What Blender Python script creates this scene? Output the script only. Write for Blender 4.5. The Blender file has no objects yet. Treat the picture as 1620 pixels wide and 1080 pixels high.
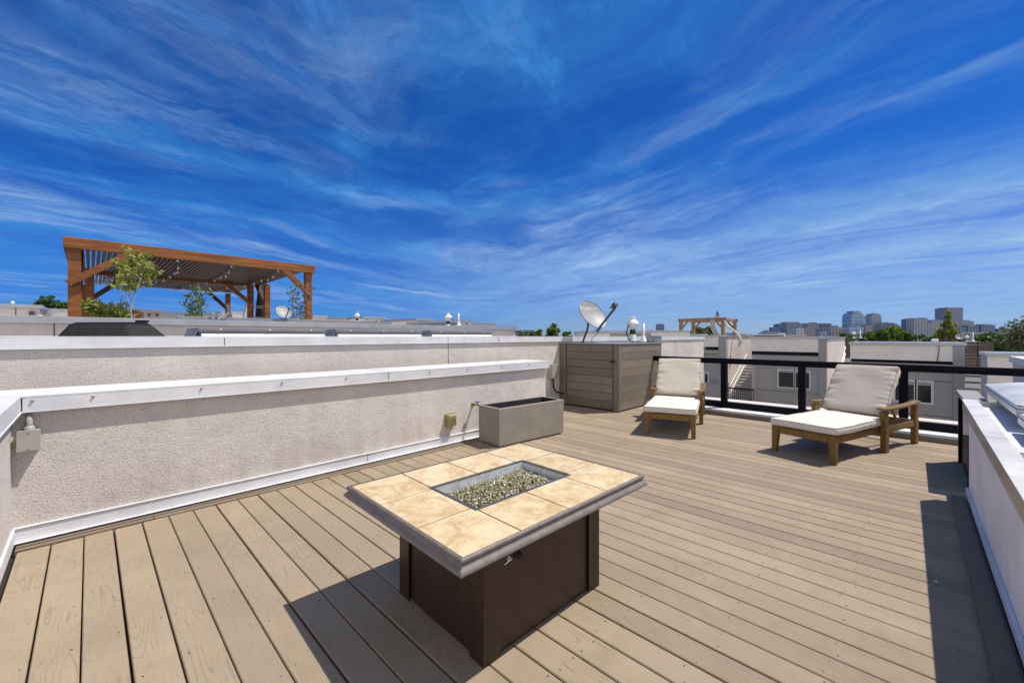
import bpy, bmesh, math, random
from mathutils import Vector, Matrix, noise as mnoise
R = random.Random(7)
S = bpy.context.scene
COL = S.collection
rad = math.radians

# ---------------------------------------------------------------- camera / frame of reference
H = 1.4                                   # eye height above the deck boards
F = 651.5                                 # focal length in pixels of a 1620 px wide picture
YAW = rad(44.25)
ca, sa = math.cos(YAW), math.sin(YAW)
FWD = Vector((ca, sa, 0)); RGT = Vector((sa, -ca, 0))
cam = bpy.data.cameras.new('camera'); camo = bpy.data.objects.new('camera', cam); COL.objects.link(camo)
camo.location = (0, 0, H)
camo.rotation_euler = (rad(90), 0, YAW - rad(90))
cam.sensor_width = 36; cam.lens = 36 * F / 1620
cam.shift_y = -8 / 1620
cam.clip_start = 0.05; cam.clip_end = 20000
S.camera = camo

def ray(px, py):
    r = (px - 810) / F
    return Vector((ca + r * sa, sa - r * ca, (532 - py) / F))
def on_u(px, py, u):
    d = ray(px, py); t = u / d.x
    return Vector((u, d.y * t, H + d.z * t))
def on_v(px, py, v):
    d = ray(px, py); t = v / d.y
    return Vector((d.x * t, v, H + d.z * t))
def at(px, py, D):
    return ray(px, py) * D + Vector((0, 0, H))

# ---------------------------------------------------------------- materials
class NT:
    def __init__(s, m):
        m.use_nodes = True; s.t = m.node_tree; s.n = s.t.nodes; s.l = s.t.links
        s.b = s.n.get('Principled BSDF')
    def new(s, k, **kw):
        n = s.n.new(k)
        for a, v in kw.items():
            if a.startswith('i_'): n.inputs[a[2:].replace('_', ' ')].default_value = v
            else: setattr(n, a, v)
        return n
    def math(s, op, a, b=None, c=None, clamp=False):
        n = s.n.new('ShaderNodeMath'); n.operation = op; n.use_clamp = clamp
        for i, v in enumerate((a, b, c)):
            if v is None: continue
            if isinstance(v, (int, float)): n.inputs[i].default_value = v
            else: s.l.new(v, n.inputs[i])
        return n.outputs[0]
    def mix(s, f, a, b, mode='MIX'):
        n = s.n.new('ShaderNodeMix'); n.data_type = 'RGBA'; n.blend_type = mode; n.clamp_factor = True
        for i, v in ((0, f), (6, a), (7, b)):
            if isinstance(v, (int, float)): n.inputs[i].default_value = v
            elif isinstance(v, tuple): n.inputs[i].default_value = (*v[:3], 1)
            else: s.l.new(v, n.inputs[i])
        return n.outputs[2]
    def noise(s, vec, scale, detail=4, rough=.55, dist=0, dims='3D'):
        n = s.new('ShaderNodeTexNoise', noise_dimensions=dims)
        n.inputs['Scale'].default_value = scale; n.inputs['Detail'].default_value = detail
        n.inputs['Roughness'].default_value = rough; n.inputs['Distortion'].default_value = dist
        if vec is not None: s.l.new(vec, n.inputs['Vector'])
        return n.outputs['Fac']
    def ramp(s, f, lo, hi):
        n = s.n.new('ShaderNodeMapRange'); n.clamp = True; n.interpolation_type = 'SMOOTHSTEP'
        n.inputs[1].default_value = lo; n.inputs[2].default_value = hi
        s.l.new(f, n.inputs[0]); return n.outputs[0]
    def mapping(s, vec, scale=(1, 1, 1), loc=(0, 0, 0), rot=(0, 0, 0)):
        n = s.n.new('ShaderNodeMapping'); n.inputs['Scale'].default_value = scale
        n.inputs['Location'].default_value = loc; n.inputs['Rotation'].default_value = rot
        s.l.new(vec, n.inputs['Vector']); return n.outputs[0]
    def obj(s): return s.n.new('ShaderNodeTexCoord').outputs['Object']
    def attr(s, name='rnd'):
        n = s.n.new('ShaderNodeAttribute'); n.attribute_name = name; return n.outputs['Fac']
    def bump(s, h, strength=.5, dist=.01):
        n = s.n.new('ShaderNodeBump'); n.inputs['Strength'].default_value = strength
        n.inputs['Distance'].default_value = dist
        s.l.new(h, n.inputs['Height']); s.l.new(n.outputs[0], s.b.inputs['Normal'])
    def col(s, v): s.l.new(v, s.b.inputs['Base Color'])

def sc(c, k): return tuple(min(1, x * k) for x in c)

def mat(name, c, rough=.6, metal=0, var=.12, vs=2.5, bump=0, bs=60, bd=.01, c2=None, rnd=0, spec=.5, stretch=None):
    m = bpy.data.materials.new(name); t = NT(m); b = t.b
    b.inputs['Roughness'].default_value = rough; b.inputs['Metallic'].default_value = metal
    b.inputs['Specular IOR Level'].default_value = spec
    o = t.obj()
    if stretch: o = t.mapping(o, stretch)
    f = t.ramp(t.noise(o, vs, 6, .6), .3, .7)
    v = t.mix(f, sc(c, 1 - var), c2 if c2 else sc(c, 1 + var * .6))
    if rnd:
        k = t.math('MULTIPLY_ADD', t.attr(), rnd, 1 - rnd / 2)
        cc = t.new('ShaderNodeCombineColor')
        for i in range(3): t.l.new(k, cc.inputs[i])
        v = t.mix(1.0, v, cc.outputs[0], 'MULTIPLY')
    t.col(v)
    if bump: t.bump(t.noise(o, bs, 5, .6), bump, bd)
    return m

def stucco(name, c, strength=.9, base=None):
    m = bpy.data.materials.new(name); t = NT(m); t.b.inputs['Roughness'].default_value = .95
    t.b.inputs['Specular IOR Level'].default_value = .1
    o = t.obj()
    big = t.ramp(t.noise(o, .8, 6, .7), .3, .7)
    mid = t.ramp(t.noise(o, 4.5, 5, .65), .35, .7)
    streak = t.ramp(t.noise(t.mapping(o, (4, 4, .3)), 1.5, 6, .65), .42, .75)
    g = t.noise(o, 80, 6, .68, .3)
    v = t.mix(big, sc(c, .86), sc(c, 1.06))
    v = t.mix(t.math('MULTIPLY', mid, .16), v, sc(c, .80))
    v = t.mix(t.math('MULTIPLY', streak, .26), v, (c[0] * .70, c[1] * .68, c[2] * .65))
    if base is not None:                              # grime just above the deck
        sx = t.new('ShaderNodeSeparateXYZ'); t.l.new(o, sx.inputs[0])
        k = t.math('MULTIPLY', t.ramp(sx.outputs[2], base + .42, base), t.ramp(t.noise(t.mapping(o, (5, 5, 1.2)), 1.2, 5, .65), .34, .7))
        v = t.mix(t.math('MULTIPLY', k, .38), v, (c[0] * .55, c[1] * .50, c[2] * .43))
    v = t.mix(t.math('MULTIPLY', t.ramp(g, .50, .33), .5), v, sc(c, .36))
    t.col(v)
    h = t.math('ADD', g, t.math('MULTIPLY', t.noise(o, 2.6, 3), 2.2))
    t.bump(h, strength, .016)
    return m

def wood(name, c, c2, axis=0, freq=26, rough=.55):
    m = bpy.data.materials.new(name); t = NT(m); t.b.inputs['Roughness'].default_value = rough
    o = t.obj(); st = [1, 1, 1]; st[axis] = .07
    n = t.noise(t.mapping(o, tuple(st)), freq, 6, .65, .4)
    big = t.noise(o, 1.3, 4)
    v = t.mix(t.ramp(n, .3, .7), c2, c)
    v = t.mix(t.math('MULTIPLY', t.ramp(big, .35, .75), .45), v, sc(c2, .8))
    k = t.math('MULTIPLY_ADD', t.attr(), .3, .85)
    cc = t.new('ShaderNodeCombineColor')
    for i in range(3): t.l.new(k, cc.inputs[i])
    t.col(v)
    t.bump(n, .3, .004)
    return m

def deck_material(name, c, tint, seed=0.0, lines=.34):
    m = bpy.data.materials.new(name); t = NT(m); t.b.inputs['Roughness'].default_value = .72
    t.b.inputs['Specular IOR Level'].default_value = .25
    o = t.obj(); r = t.attr()
    off = t.new('ShaderNodeCombineXYZ'); t.l.new(t.math('MULTIPLY', r, 37.0), off.inputs[0]); t.l.new(t.math('MULTIPLY', r, 91.0), off.inputs[1])
    va = t.new('ShaderNodeVectorMath', operation='ADD'); t.l.new(o, va.inputs[0]); t.l.new(off.outputs[0], va.inputs[1])
    p = va.outputs[0]
    n1 = t.noise(t.mapping(p, (6, .8, 1)), 1.0, 1.5, .5, .2)        # growth-ring contour lines
    ring = t.math('SINE', t.math('MULTIPLY', n1, 150.0))
    line = t.math('MULTIPLY', t.ramp(ring, .86, 1.0), t.ramp(t.noise(p, 2.3, 3), .40, .62))
    fine = t.noise(t.mapping(p, (90, 7, 1)), 1.0, 5, .7)           # short embossed fibres
    grit = t.noise(p, 420, 3, .6)
    blot = t.ramp(t.noise(o, 1.7, 6, .62, .5), .32, .7)            # weathering
    base = t.mix(r, sc(c, .68), sc(c, 1.12))
    base = t.mix(t.math('MULTIPLY', blot, .5), base, tint)
    dust = t.ramp(t.noise(o, 3.1, 5, .6), .5, .85)
    base = t.mix(t.math('MULTIPLY', dust, .28), base, sc(c, 1.4))
    stain = t.ramp(t.noise(o, .75, 7, .68, .8), .52, .72)
    base = t.mix(t.math('MULTIPLY', stain, .38), base, sc(tint, .72))
    base = t.mix(t.math('MULTIPLY', line, lines), base, sc(c, .42))
    base = t.mix(t.math('MULTIPLY', t.ramp(fine, .52, .3), .26), base, sc(c, .55))
    base = t.mix(t.math('MULTIPLY', t.ramp(grit, .58, .8), .35), base, sc(c, .5))
    t.col(base)
    h = t.math('ADD', t.math('MULTIPLY', line, -.6), t.math('ADD', fine, t.math('MULTIPLY', grit, .5)))
    t.bump(h, .5, .003)
    return m

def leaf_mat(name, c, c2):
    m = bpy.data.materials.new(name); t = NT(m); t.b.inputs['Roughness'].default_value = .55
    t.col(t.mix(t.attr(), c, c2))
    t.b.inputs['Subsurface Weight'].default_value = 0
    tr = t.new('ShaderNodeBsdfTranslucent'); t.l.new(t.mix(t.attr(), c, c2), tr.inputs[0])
    mx = t.new('ShaderNodeMixShader'); mx.inputs[0].default_value = .35
    t.l.new(t.b.outputs[0], mx.inputs[1]); t.l.new(tr.outputs[0], mx.inputs[2])
    t.l.new(mx.outputs[0], t.n['Material Output'].inputs[0])
    return m

def tower_mat(name, wall, glass, fh=7, bay=9, share=.55, rough=.3):
    m = bpy.data.materials.new(name); t = NT(m); t.b.inputs['Roughness'].default_value = rough
    sx = t.new('ShaderNodeSeparateXYZ'); t.l.new(t.obj(), sx.inputs[0])
    fz = t.math('FRACT', t.math('DIVIDE', sx.outputs[2], fh))
    fx = t.math('FRACT', t.math('DIVIDE', t.math('SUBTRACT', sx.outputs[0], sx.outputs[1]), bay))
    k = t.math('MULTIPLY', t.math('LESS_THAN', fz, .62), t.math('LESS_THAN', fx, share))
    n = t.noise(t.obj(), .03, 3)
    g = t.mix(n, sc(glass, .7), sc(glass, 1.3))
    t.col(t.mix(k, wall, g))
    return m

def tile_mat():
    m = bpy.data.materials.new('travertine tile'); t = NT(m); t.b.inputs['Roughness'].default_value = .42
    t.b.inputs['Specular IOR Level'].default_value = .35
    o = t.obj(); r = t.attr()
    off = t.new('ShaderNodeCombineXYZ'); t.l.new(t.math('MULTIPLY', r, 17.0), off.inputs[0]); t.l.new(t.math('MULTIPLY', r, 53.0), off.inputs[1])
    va = t.new('ShaderNodeVectorMath', operation='ADD'); t.l.new(o, va.inputs[0]); t.l.new(off.outputs[0], va.inputs[1]); p = va.outputs[0]
    cl = t.ramp(t.noise(p, 6, 8, .68, 1.4), .36, .66)
    v = t.mix(cl, (.73, .585, .36), (.54, .375, .18))
    pale = t.ramp(t.noise(p, 9, 6, .7, .8), .5, .72)
    v = t.mix(t.math('MULTIPLY', pale, .7), v, (.82, .66, .44))
    pit = t.ramp(t.noise(p, 75, 6, .75, 1.5), .62, .70)
    v = t.mix(t.math('MULTIPLY', pit, t.ramp(t.noise(p, 11, 3), .45, .6)), v, (.40, .22, .09))
    vein = t.ramp(t.math('ABSOLUTE', t.math('SUBTRACT', t.noise(p, 4.0, 5, .6, .8), .5)), .006, .0)
    v = t.mix(t.math('MULTIPLY', vein, t.math('MULTIPLY', t.ramp(t.noise(p, 5, 2), .5, .65), .7)), v, (.36, .2, .08))
    v = t.mix(1.0, v, t.mix(r, (.92, .92, .9), (1, 1, 1)), 'MULTIPLY')
    t.col(v); return m

def fabric(name, c, weave=900, var=.06):
    m = bpy.data.materials.new(name); t = NT(m); t.b.inputs['Roughness'].default_value = .95
    t.b.inputs['Specular IOR Level'].default_value = .1
    t.b.inputs['Sheen Weight'].default_value = .15
    o = t.obj()
    big = t.ramp(t.noise(o, 5, 5), .3, .7)
    w1 = t.noise(t.mapping(o, (30, 320, 60)), 1, 3); w2 = t.noise(t.mapping(o, (320, 30, 320)), 1, 3)
    w = t.math('ADD', w1, w2)
    v = t.mix(big, sc(c, 1 - var), sc(c, 1 + var * .4))
    v = t.mix(t.math('MULTIPLY', t.ramp(w, 1.05, .8), .12), v, sc(c, .8))
    t.col(v); t.bump(w, .25, .002); return m

M = {}
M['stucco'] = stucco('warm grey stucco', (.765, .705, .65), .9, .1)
M['stucco_bounce'] = mat('stucco lightened for bounce', (.93, .86, .79), .95, 0, .10, 2.2, bump=.5, bs=60, bd=.008, spec=.1)  # shaded right wall's stucco lightened: deck bounce put into the colour
M['stucco_far'] = stucco('neighbour stucco', (.74, .66, .605), .5)
M['stucco_grey'] = mat('grey siding paint', (.40, .375, .35), .85, var=.06)
M['stucco_col'] = mat('cool grey stucco', (.36, .35, .345), .9, var=.06)
M['beige'] = mat('pale beige stucco panel', (.90, .82, .73), .9, var=.06)
M['coping'] = mat('painted metal coping', (.67, .67, .685), .5, 0, .12, 2.6, bump=.32, bs=2.2, bd=.02)
M['steel'] = mat('galvanised sheet steel', (.34, .35, .38), .42, .6, .22, 9)
M['greymetal'] = mat('grey metal frame', (.26, .265, .285), .42, .3, .12, 5)
M['screw'] = mat('weathered screw', (.32, .31, .30), .5, .5)
M['caulk'] = mat('dark joint line', (.10, .095, .09), .9)  # one dark tone for joints and seams
M['deck'] = deck_material('composite decking', (.350, .274, .190), (.262, .205, .136))
M['trim'] = deck_material('composite trim board', (.25, .19, .14), (.19, .145, .10))
M['hole'] = mat('screw hole', (.035, .025, .02), .9)
M['under'] = mat('dark gap below boards', (.03, .025, .022), .95)
M['clad'] = deck_material('weathered cladding board', (.25, .205, .16), (.195, .16, .125), lines=.15)
M['membrane'] = mat('white roof membrane', (.72, .70, .66), .7, var=.1, vs=4, bump=.2, bs=14)
M['black'] = mat('black powder coat', (.002, .003, .008), .5, 0, .1, spec=.12)
M['tile'] = tile_mat()
M['grout'] = mat('dark grout', (.06, .055, .05), .95)
M['lip'] = mat('cast stone moulding', (.185, .155, .14), .5, 0, .18, 22, bump=.15, bs=160, bd=.003)
M['bronze'] = mat('bronze painted steel', (.055, .029, .020), .40, .3, .16, 10, stretch=(3, 3, .3))
M['tray'] = mat('galvanised tray', (.66, .68, .72), .38, .25, .22, 26)
M['trayrim'] = mat('tray rim', (.13, .13, .145), .4, .5, .15, 10)
M['planter'] = mat('fibre cement planter', (.275, .245, .205), .8, 0, .12, 5, bump=.25, bs=170, bd=.003)
M['dark'] = mat('dark void', (.02, .02, .022), .9)
M['piping'] = fabric('tan piping', (.40, .35, .29))
M['teak'] = wood('oiled acacia', (.27, .155, .030), (.135, .072, .012))
M['cushion'] = fabric('cream cushion fabric', (.69, .645, .58))
M['backcushion'] = fabric('beige cushion fabric', (.60, .53, .435))
M['pergola'] = wood('stained cedar', (.37, .125, .020), (.155, .045, .007), freq=14)
M['slat'] = wood('dark cedar slats', (.085, .030, .009), (.042, .015, .005), freq=14)
M['pine'] = wood('pale pine', (.42, .26, .12), (.25, .14, .06), freq=14)
M['plastic'] = mat('grey plastic box', (.40, .375, .345), .5, 0, .08, 8)
M['yellowed'] = mat('yellowed outlet cover', (.34, .285, .13), .35, 0, .2, 20)
M['white'] = mat('white painted plastic', (.78, .77, .74), .5, 0, .07, 6)
M['whitepaint'] = mat('white letters', (.85, .85, .85), .6)
M['dish'] = mat('pale grey dish', (.30, .30, .305), .5, .0, .08, 8)
M['dkgrey'] = mat('dark grey plastic', (.075, .08, .085), .5, .2)
M['rubber'] = mat('black cable', (.012, .012, .013), .6)
M['brass'] = mat('weathered brass', (.30, .22, .11), .45, .7)
M['bluehandle'] = mat('blue valve handle', (.02, .09, .38), .4)
M['cover'] = mat('black vinyl cover', (.007, .007, .008), .6, 0, .3, 8, bump=.3, bs=9, bd=.03, spec=.2)
M['bark'] = mat('grey bark', (.20, .165, .12), .9, 0, .3, 12, bump=.6, bs=30)
M['birch'] = mat('pale bark', (.42, .38, .30), .85, 0, .3, 18)
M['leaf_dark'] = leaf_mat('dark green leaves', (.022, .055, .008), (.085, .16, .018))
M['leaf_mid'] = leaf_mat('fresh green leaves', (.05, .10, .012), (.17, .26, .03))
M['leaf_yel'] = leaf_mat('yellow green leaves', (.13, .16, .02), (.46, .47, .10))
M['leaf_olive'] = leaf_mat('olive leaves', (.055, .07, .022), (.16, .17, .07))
M['bulb'] = mat('frosted bulb', (.85, .84, .80), .3)
M['glass'] = mat('dark window glass', (.035, .028, .027), .08, 0, .4, 1.2)
M['frame'] = mat('white window frame', (.70, .70, .69), .5)
M['domeglass'] = mat('acrylic skylight glazing', (.50, .50, .50), .40, 0, .2, 2.2, spec=.2)
M['alum'] = mat('anodised aluminium', (.48, .49, .52), .3, .7, .1, 3)
M['capshade'] = mat('shade tinted cap metal', (.26, .225, .19), .3, .3, .15, 5)  # cap face: shade and tan deck reflection put into the colour
M['drip'] = mat('blue grey drip edge', (.42, .44, .50), .4)
M['capgrey'] = mat('grey cap', (.27, .25, .245), .6)
M['shadestair'] = mat('stair darkened for shade', (.085, .08, .075), .8)  # treads darkened: shade of the gap put into the colour
M['rust'] = mat('stained coping', (.56, .55, .535), .5, 0, .22, 3.5, bump=.3, bs=2.2, bd=.02)
M['brown'] = wood('brown fence boards', (.13, .095, .075), (.08, .055, .045))
M['umbrella'] = mat('black umbrella fabric', (.015, .016, .02), .8)
M['cloth'] = mat('off white curtain', (.66, .62, .55), .9, bump=.3, bs=8)
M['orange'] = mat('burnt orange paint', (.46, .17, .055), .5)
M['ground'] = mat('dry city ground', (.13, .125, .11), .95, 0, .4, .02)
M['roofgrey'] = mat('pale flat roof', (.46, .45, .43), .9, 0, .15, .5)

# ---------------------------------------------------------------- mesh builder
class MB:
    def __init__(s, origin=(0, 0, 0)):
        s.v = []; s.f = []; s.m = []; s.r = []; s.s = []; s.o = Vector(origin)
    def add(s, vs, fs, mi=0, rnd=None, smooth=False):
        b = len(s.v); s.v += [tuple(Vector(p) - s.o) for p in vs]
        k = R.random() if rnd is None else rnd
        for f in fs:
            s.f.append([b + i for i in f]); s.m.append(mi); s.r.append(k); s.s.append(smooth)
        return s
    def box(s, a, b, mi=0, rnd=None):
        (x0, y0, z0), (x1, y1, z1) = [tuple(map(min, zip(a, b))), tuple(map(max, zip(a, b)))]
        return s.add([(x0, y0, z0), (x1, y0, z0), (x1, y1, z0), (x0, y1, z0), (x0, y0, z1), (x1, y0, z1), (x1, y1, z1), (x0, y1, z1)],
                     [(0, 3, 2, 1), (4, 5, 6, 7), (0, 1, 5, 4), (1, 2, 6, 5), (2, 3, 7, 6), (3, 0, 4, 7)], mi, rnd)
    def hexa(s, lo, hi, mi=0, rnd=None):           # two rings of four points
        return s.add(list(lo) + list(hi), [(0, 3, 2, 1), (4, 5, 6, 7), (0, 1, 5, 4), (1, 2, 6, 5), (2, 3, 7, 6), (3, 0, 4, 7)], mi, rnd)
    def beam(s, p, q, w, h, up=(0, 0, 1), mi=0, rnd=None):
        p, q = Vector(p), Vector(q); d = (q - p).normalized(); sd = d.cross(Vector(up))
        if sd.length < 1e-4: sd = d.cross(Vector((1, 0, 0)))
        sd.normalize(); u2 = sd.cross(d)
        o = [(-w / 2, -h / 2), (w / 2, -h / 2), (w / 2, h / 2), (-w / 2, h / 2)]
        return s.hexa([p + sd * a + u2 * b for a, b in o], [q + sd * a + u2 * b for a, b in o], mi, rnd)
    def tube(s, pts, r, n=8, mi=0, cap=True, rnd=None):
        pts = [Vector(p) for p in pts]; rs = r if isinstance(r, (list, tuple)) else [r] * len(pts)
        vs = []; fs = []; ref = None
        for i, p in enumerate(pts):
            d = (pts[min(i + 1, len(pts) - 1)] - pts[max(i - 1, 0)]).normalized()
            if ref is None: ref = d.orthogonal().normalized()
            ref = (ref - d * ref.dot(d)).normalized(); b = d.cross(ref)
            for k in range(n):
                a = 2 * math.pi * k / n; vs.append(p + (ref * math.cos(a) + b * math.sin(a)) * rs[i])
        for i in range(len(pts) - 1):
            for k in range(n): fs.append((i * n + k, i * n + (k + 1) % n, (i + 1) * n + (k + 1) % n, (i + 1) * n + k))
        s.add(vs, fs, mi, rnd, True)
        if cap: s.add(vs[:n], [tuple(range(n))[::-1]], mi, rnd); s.add(vs[-n:], [tuple(range(n))], mi, rnd)
        return s
    def lathe(s, c, prof, n=20, axis=(0, 0, 1), mi=0, rnd=None, smooth=True):
        ax = Vector(axis).normalized(); a = ax.orthogonal().normalized(); b = ax.cross(a); c = Vector(c)
        vs = [c + ax * z + (a * math.cos(2 * math.pi * k / n) + b * math.sin(2 * math.pi * k / n)) * r for r, z in prof for k in range(n)]
        fs = [(i * n + k, i * n + (k + 1) % n, (i + 1) * n + (k + 1) % n, (i + 1) * n + k) for i in range(len(prof) - 1) for k in range(n)]
        return s.add(vs, fs, mi, rnd, smooth)
    def prism(s, poly, d, mi=0, rnd=None):          # poly: 3-d ring, d: extrusion vector
        d = Vector(d); n = len(poly); vs = [Vector(p) for p in poly] + [Vector(p) + d for p in poly]
        return s.add(vs, [tuple(range(n))[::-1], tuple(range(n, 2 * n))] + [(i, (i + 1) % n, n + (i + 1) % n, n + i) for i in range(n)], mi, rnd)
    def leaves(s, c, rx, ry, rz, n, size, mi=0, shell=.0):
        for _ in range(n):
            while True:
                p = Vector((R.uniform(-1, 1), R.uniform(-1, 1), R.uniform(-1, 1)))
                if shell < p.length < 1: break
            q = Vector(c) + Vector((p.x * rx, p.y * ry, p.z * rz))
            a = Vector((R.gauss(0, 1), R.gauss(0, 1), R.gauss(0, 1))).normalized(); b = a.orthogonal().normalized()
            if R.random() < .5: b = a.cross(b)
            l = size * R.uniform(.6, 1.3)
            s.add([q - a * l, q + b * l * .5, q + a * l, q - b * l * .5], [(0, 1, 2, 3)], mi,
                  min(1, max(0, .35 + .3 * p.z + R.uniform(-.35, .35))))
        return s
    def build(s, name, mats, parent=None, bevel=0, seg=2, flip=True):
        me = bpy.data.meshes.new(name); me.from_pydata(s.v, [], s.f)
        for m in (mats if isinstance(mats, (list, tuple)) else [mats]): me.materials.append(M[m] if isinstance(m, str) else m)
        me.polygons.foreach_set('material_index', s.m); me.polygons.foreach_set('use_smooth', s.s)
        at_ = me.attributes.new('rnd', 'FLOAT', 'FACE'); at_.data.foreach_set('value', s.r)
        me.update()
        o = bpy.data.objects.new(name, me); COL.objects.link(o)
        if parent is not None: o.parent = parent
        else: o.location = s.o
        if flip and len(s.f) < 30000:
            bm = bmesh.new(); bm.from_mesh(me); bmesh.ops.recalc_face_normals(bm, faces=bm.faces); bm.to_mesh(me); bm.free()
        if bevel:
            md = o.modifiers.new('bevel', 'BEVEL'); md.width = bevel; md.segments = seg; md.limit_method = 'ANGLE'; md.angle_limit = rad(40)
        return o

def tag(o, label=None, cat=None, group=None, kind=None):
    if label: o['label'] = label
    if cat: o['category'] = cat
    if group: o['group'] = group
    if kind: o['kind'] = kind
    return o
def thing(name, label, cat, loc=(0, 0, 0), rotz=0, group=None):
    o = bpy.data.objects.new(name, None); COL.objects.link(o); o.empty_display_size = .2
    o.location = loc; o.rotation_euler = (0, 0, rotz)
    return tag(o, label, cat, group)
def dup(root, loc, rotz, label, group=None):
    def cp(o, par):
        c = o.copy(); COL.objects.link(c)
        if par is not None: c.parent = par
        for ch in list(o.children): cp(ch, c)
        return c
    c = cp(root, None); c.location = loc; c.rotation_euler = (0, 0, rotz); c['label'] = label
    if group: c['group'] = group
    return c
def W(o): return MB(o.location)                     # builder that takes world coordinates
# ================================================================ the deck
ULO, UHI, VLO, VHI = -0.34, 7.79, -0.33, 4.165
PITCH = .1525
b = MB()
n = int((UHI - ULO) / PITCH)
dark_boards = {31: .12, 24: .1, 38: .2}
for i in range(n + 1):
    u0 = ULO + .012 + i * PITCH; u1 = min(u0 + PITCH - R.choice((.006, .008, .0105)), UHI)
    if u1 - u0 < .03: continue
    rn = dark_boards.get(i, R.uniform(.25, .95))
    e = .004
    ve = (5.19 if u0 > 5.27 else VHI - .012) + R.uniform(-.006, .006)
    vb = VLO if u0 < 5.3 else -.62
    # a board with softly eased long edges
    prof = [(u0, -.03), (u0, -e), (u0 + e, 0), (u1 - e, 0), (u1, -e), (u1, -.03)]
    b.add([(x, vb, z) for x, z in prof] + [(x, ve, z) for x, z in prof],
          [(k, k + 1, 7 + k, 6 + k) for k in range(5)] + [(0, 1, 2, 3, 4, 5), (11, 10, 9, 8, 7, 6)], 0, rn)
    v = VLO + .18
    while v < ve - .1:                              # pairs of face screws over every joist
        for q in (u0 + .028, u1 - .028):
            if R.random() < .82:
                x, y = q + R.gauss(0, .004), v + R.gauss(0, .014); rr = R.uniform(.0026, .0042)
                b.add([(x + rr * math.cos(a) * R.uniform(.8, 1.5), y + rr * math.sin(a) * R.uniform(.8, 1.5), .0008) for a in [k * math.pi / 3 for k in range(6)]], [tuple(range(6))], 1)
        v += .405
tag(b.build('deck', ['deck', 'hole'], flip=False), kind='structure')
g = MB(); g.box((-.6, -.7, -.06), (7.8, 4.33, -.032)); g.box((5.26, 4.331, -.06), (7.8, 5.2, -.032)); tag(g.build('deck_base', 'under'), kind='structure')
g = MB(); g.box((-6, -5, -10), (8.9, 5.4, -.3)); g.box((-6, -5, -.3), (-.65, 5.4, -.07)); g.box((8.0, -5, -.3), (8.5, 5.4, -.14)); tag(g.build('roof', 'roofgrey'), kind='structure')
g = MB(); g.add([(-9000, -9000, -10), (9000, -9000, -10), (9000, 9000, -10), (-9000, 9000, -10)], [(0, 1, 2, 3)]); tag(g.build('ground', 'ground'), kind='structure')

# ================================================================ low parapet wall, L-shaped at its left end
t = thing('parapet_wall', 'low pinkish grey stucco wall with white metal cap along the left side of the deck', 'wall', (2.4, 4.5, 0))
g = W(t); g.box((-.62, 4.34, -.1), (5.25, 4.80, .955)); g.box((-.62, 2.2, -.1), (-.365, 4.34, .955))
g.build('stucco_face', 'stucco', t)
g = W(t)
# coping: mitred at the inside corner, front drop 8.5 cm, thin hemmed bottom lip
g.prism([(-.68, 4.86, .985), (5.29, 4.86, .985), (5.29, 4.295, .985), (-.32, 4.295, .985), (-.32, 2.2, .985), (-.68, 2.2, .985)], (0, 0, .012))
g.box((-.315, 4.296, .893), (5.29, 4.302, .984)); g.box((5.284, 4.303, .893), (5.29, 4.86, .984))
g.box((-.327, 2.2, .893), (-.321, 4.294, .984))
g.box((-.33, 4.289, .884), (5.295, 4.305, .892)); g.box((-.333, 2.2, .884), (-.315, 4.288, .892))
g.build('coping', 'coping', t, .002)
g = W(t)
for u in (2.39,): g.box((u - .002, 4.2935, .9), (u + .002, 4.2955, .984)); g.box((u - .002, 4.29, .9972), (u + .002, 4.86, .9985))
g.build('coping_joint', 'caulk', t)
for u in (-.27, .02, .66, 1.28, 1.9, 2.95, 3.55, 4.2, 4.78):
    g = W(t); g.lathe((u, 4.296, .962), [(0, -.012), (.006, -.011), (.009, -.006), (.009, 0)], 10, (0, 1, 0)); g.build('screw', 'screw', t)
g = W(t)
g.box((-.36, 4.322, .012), (5.27, 4.3395, .105)); g.box((-.36, 4.314, .104), (5.27, 4.3395, .11)); g.box((-.364, 2.2, .012), (-.348, 4.32, .105))
g.box((-.348, 4.285, .012), (5.27, 4.321, .018))
g.build('base_flashing', 'coping', t, .002)
g = W(t)
for u in (2.15,): g.box((u - .002, 4.3195, .02), (u + .002, 4.3215, .103))
g.build('flashing_joint', 'caulk', t)
# trim boards between the flashing and the board ends
t = thing('trim_board', 'dark grey brown trim strip along the foot of the low stucco wall', 'trim', (2.4, 4.2, 0))
g = W(t); g.box((-.34, 4.240, -.03), (5.3, 4.272, .006), rnd=.25); g.build('back_strip', 'trim', t, .002)
g = W(t); g.box((.35, 4.172, -.03), (5.3, 4.226, .004), rnd=.5); g.build('border_board', 'trim', t, .003)
g = W(t); g.box((-.34, 4.168, -.03), (.345, 4.215, .008), rnd=.3); g.build('border_board', 'trim', t, .003)

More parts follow.
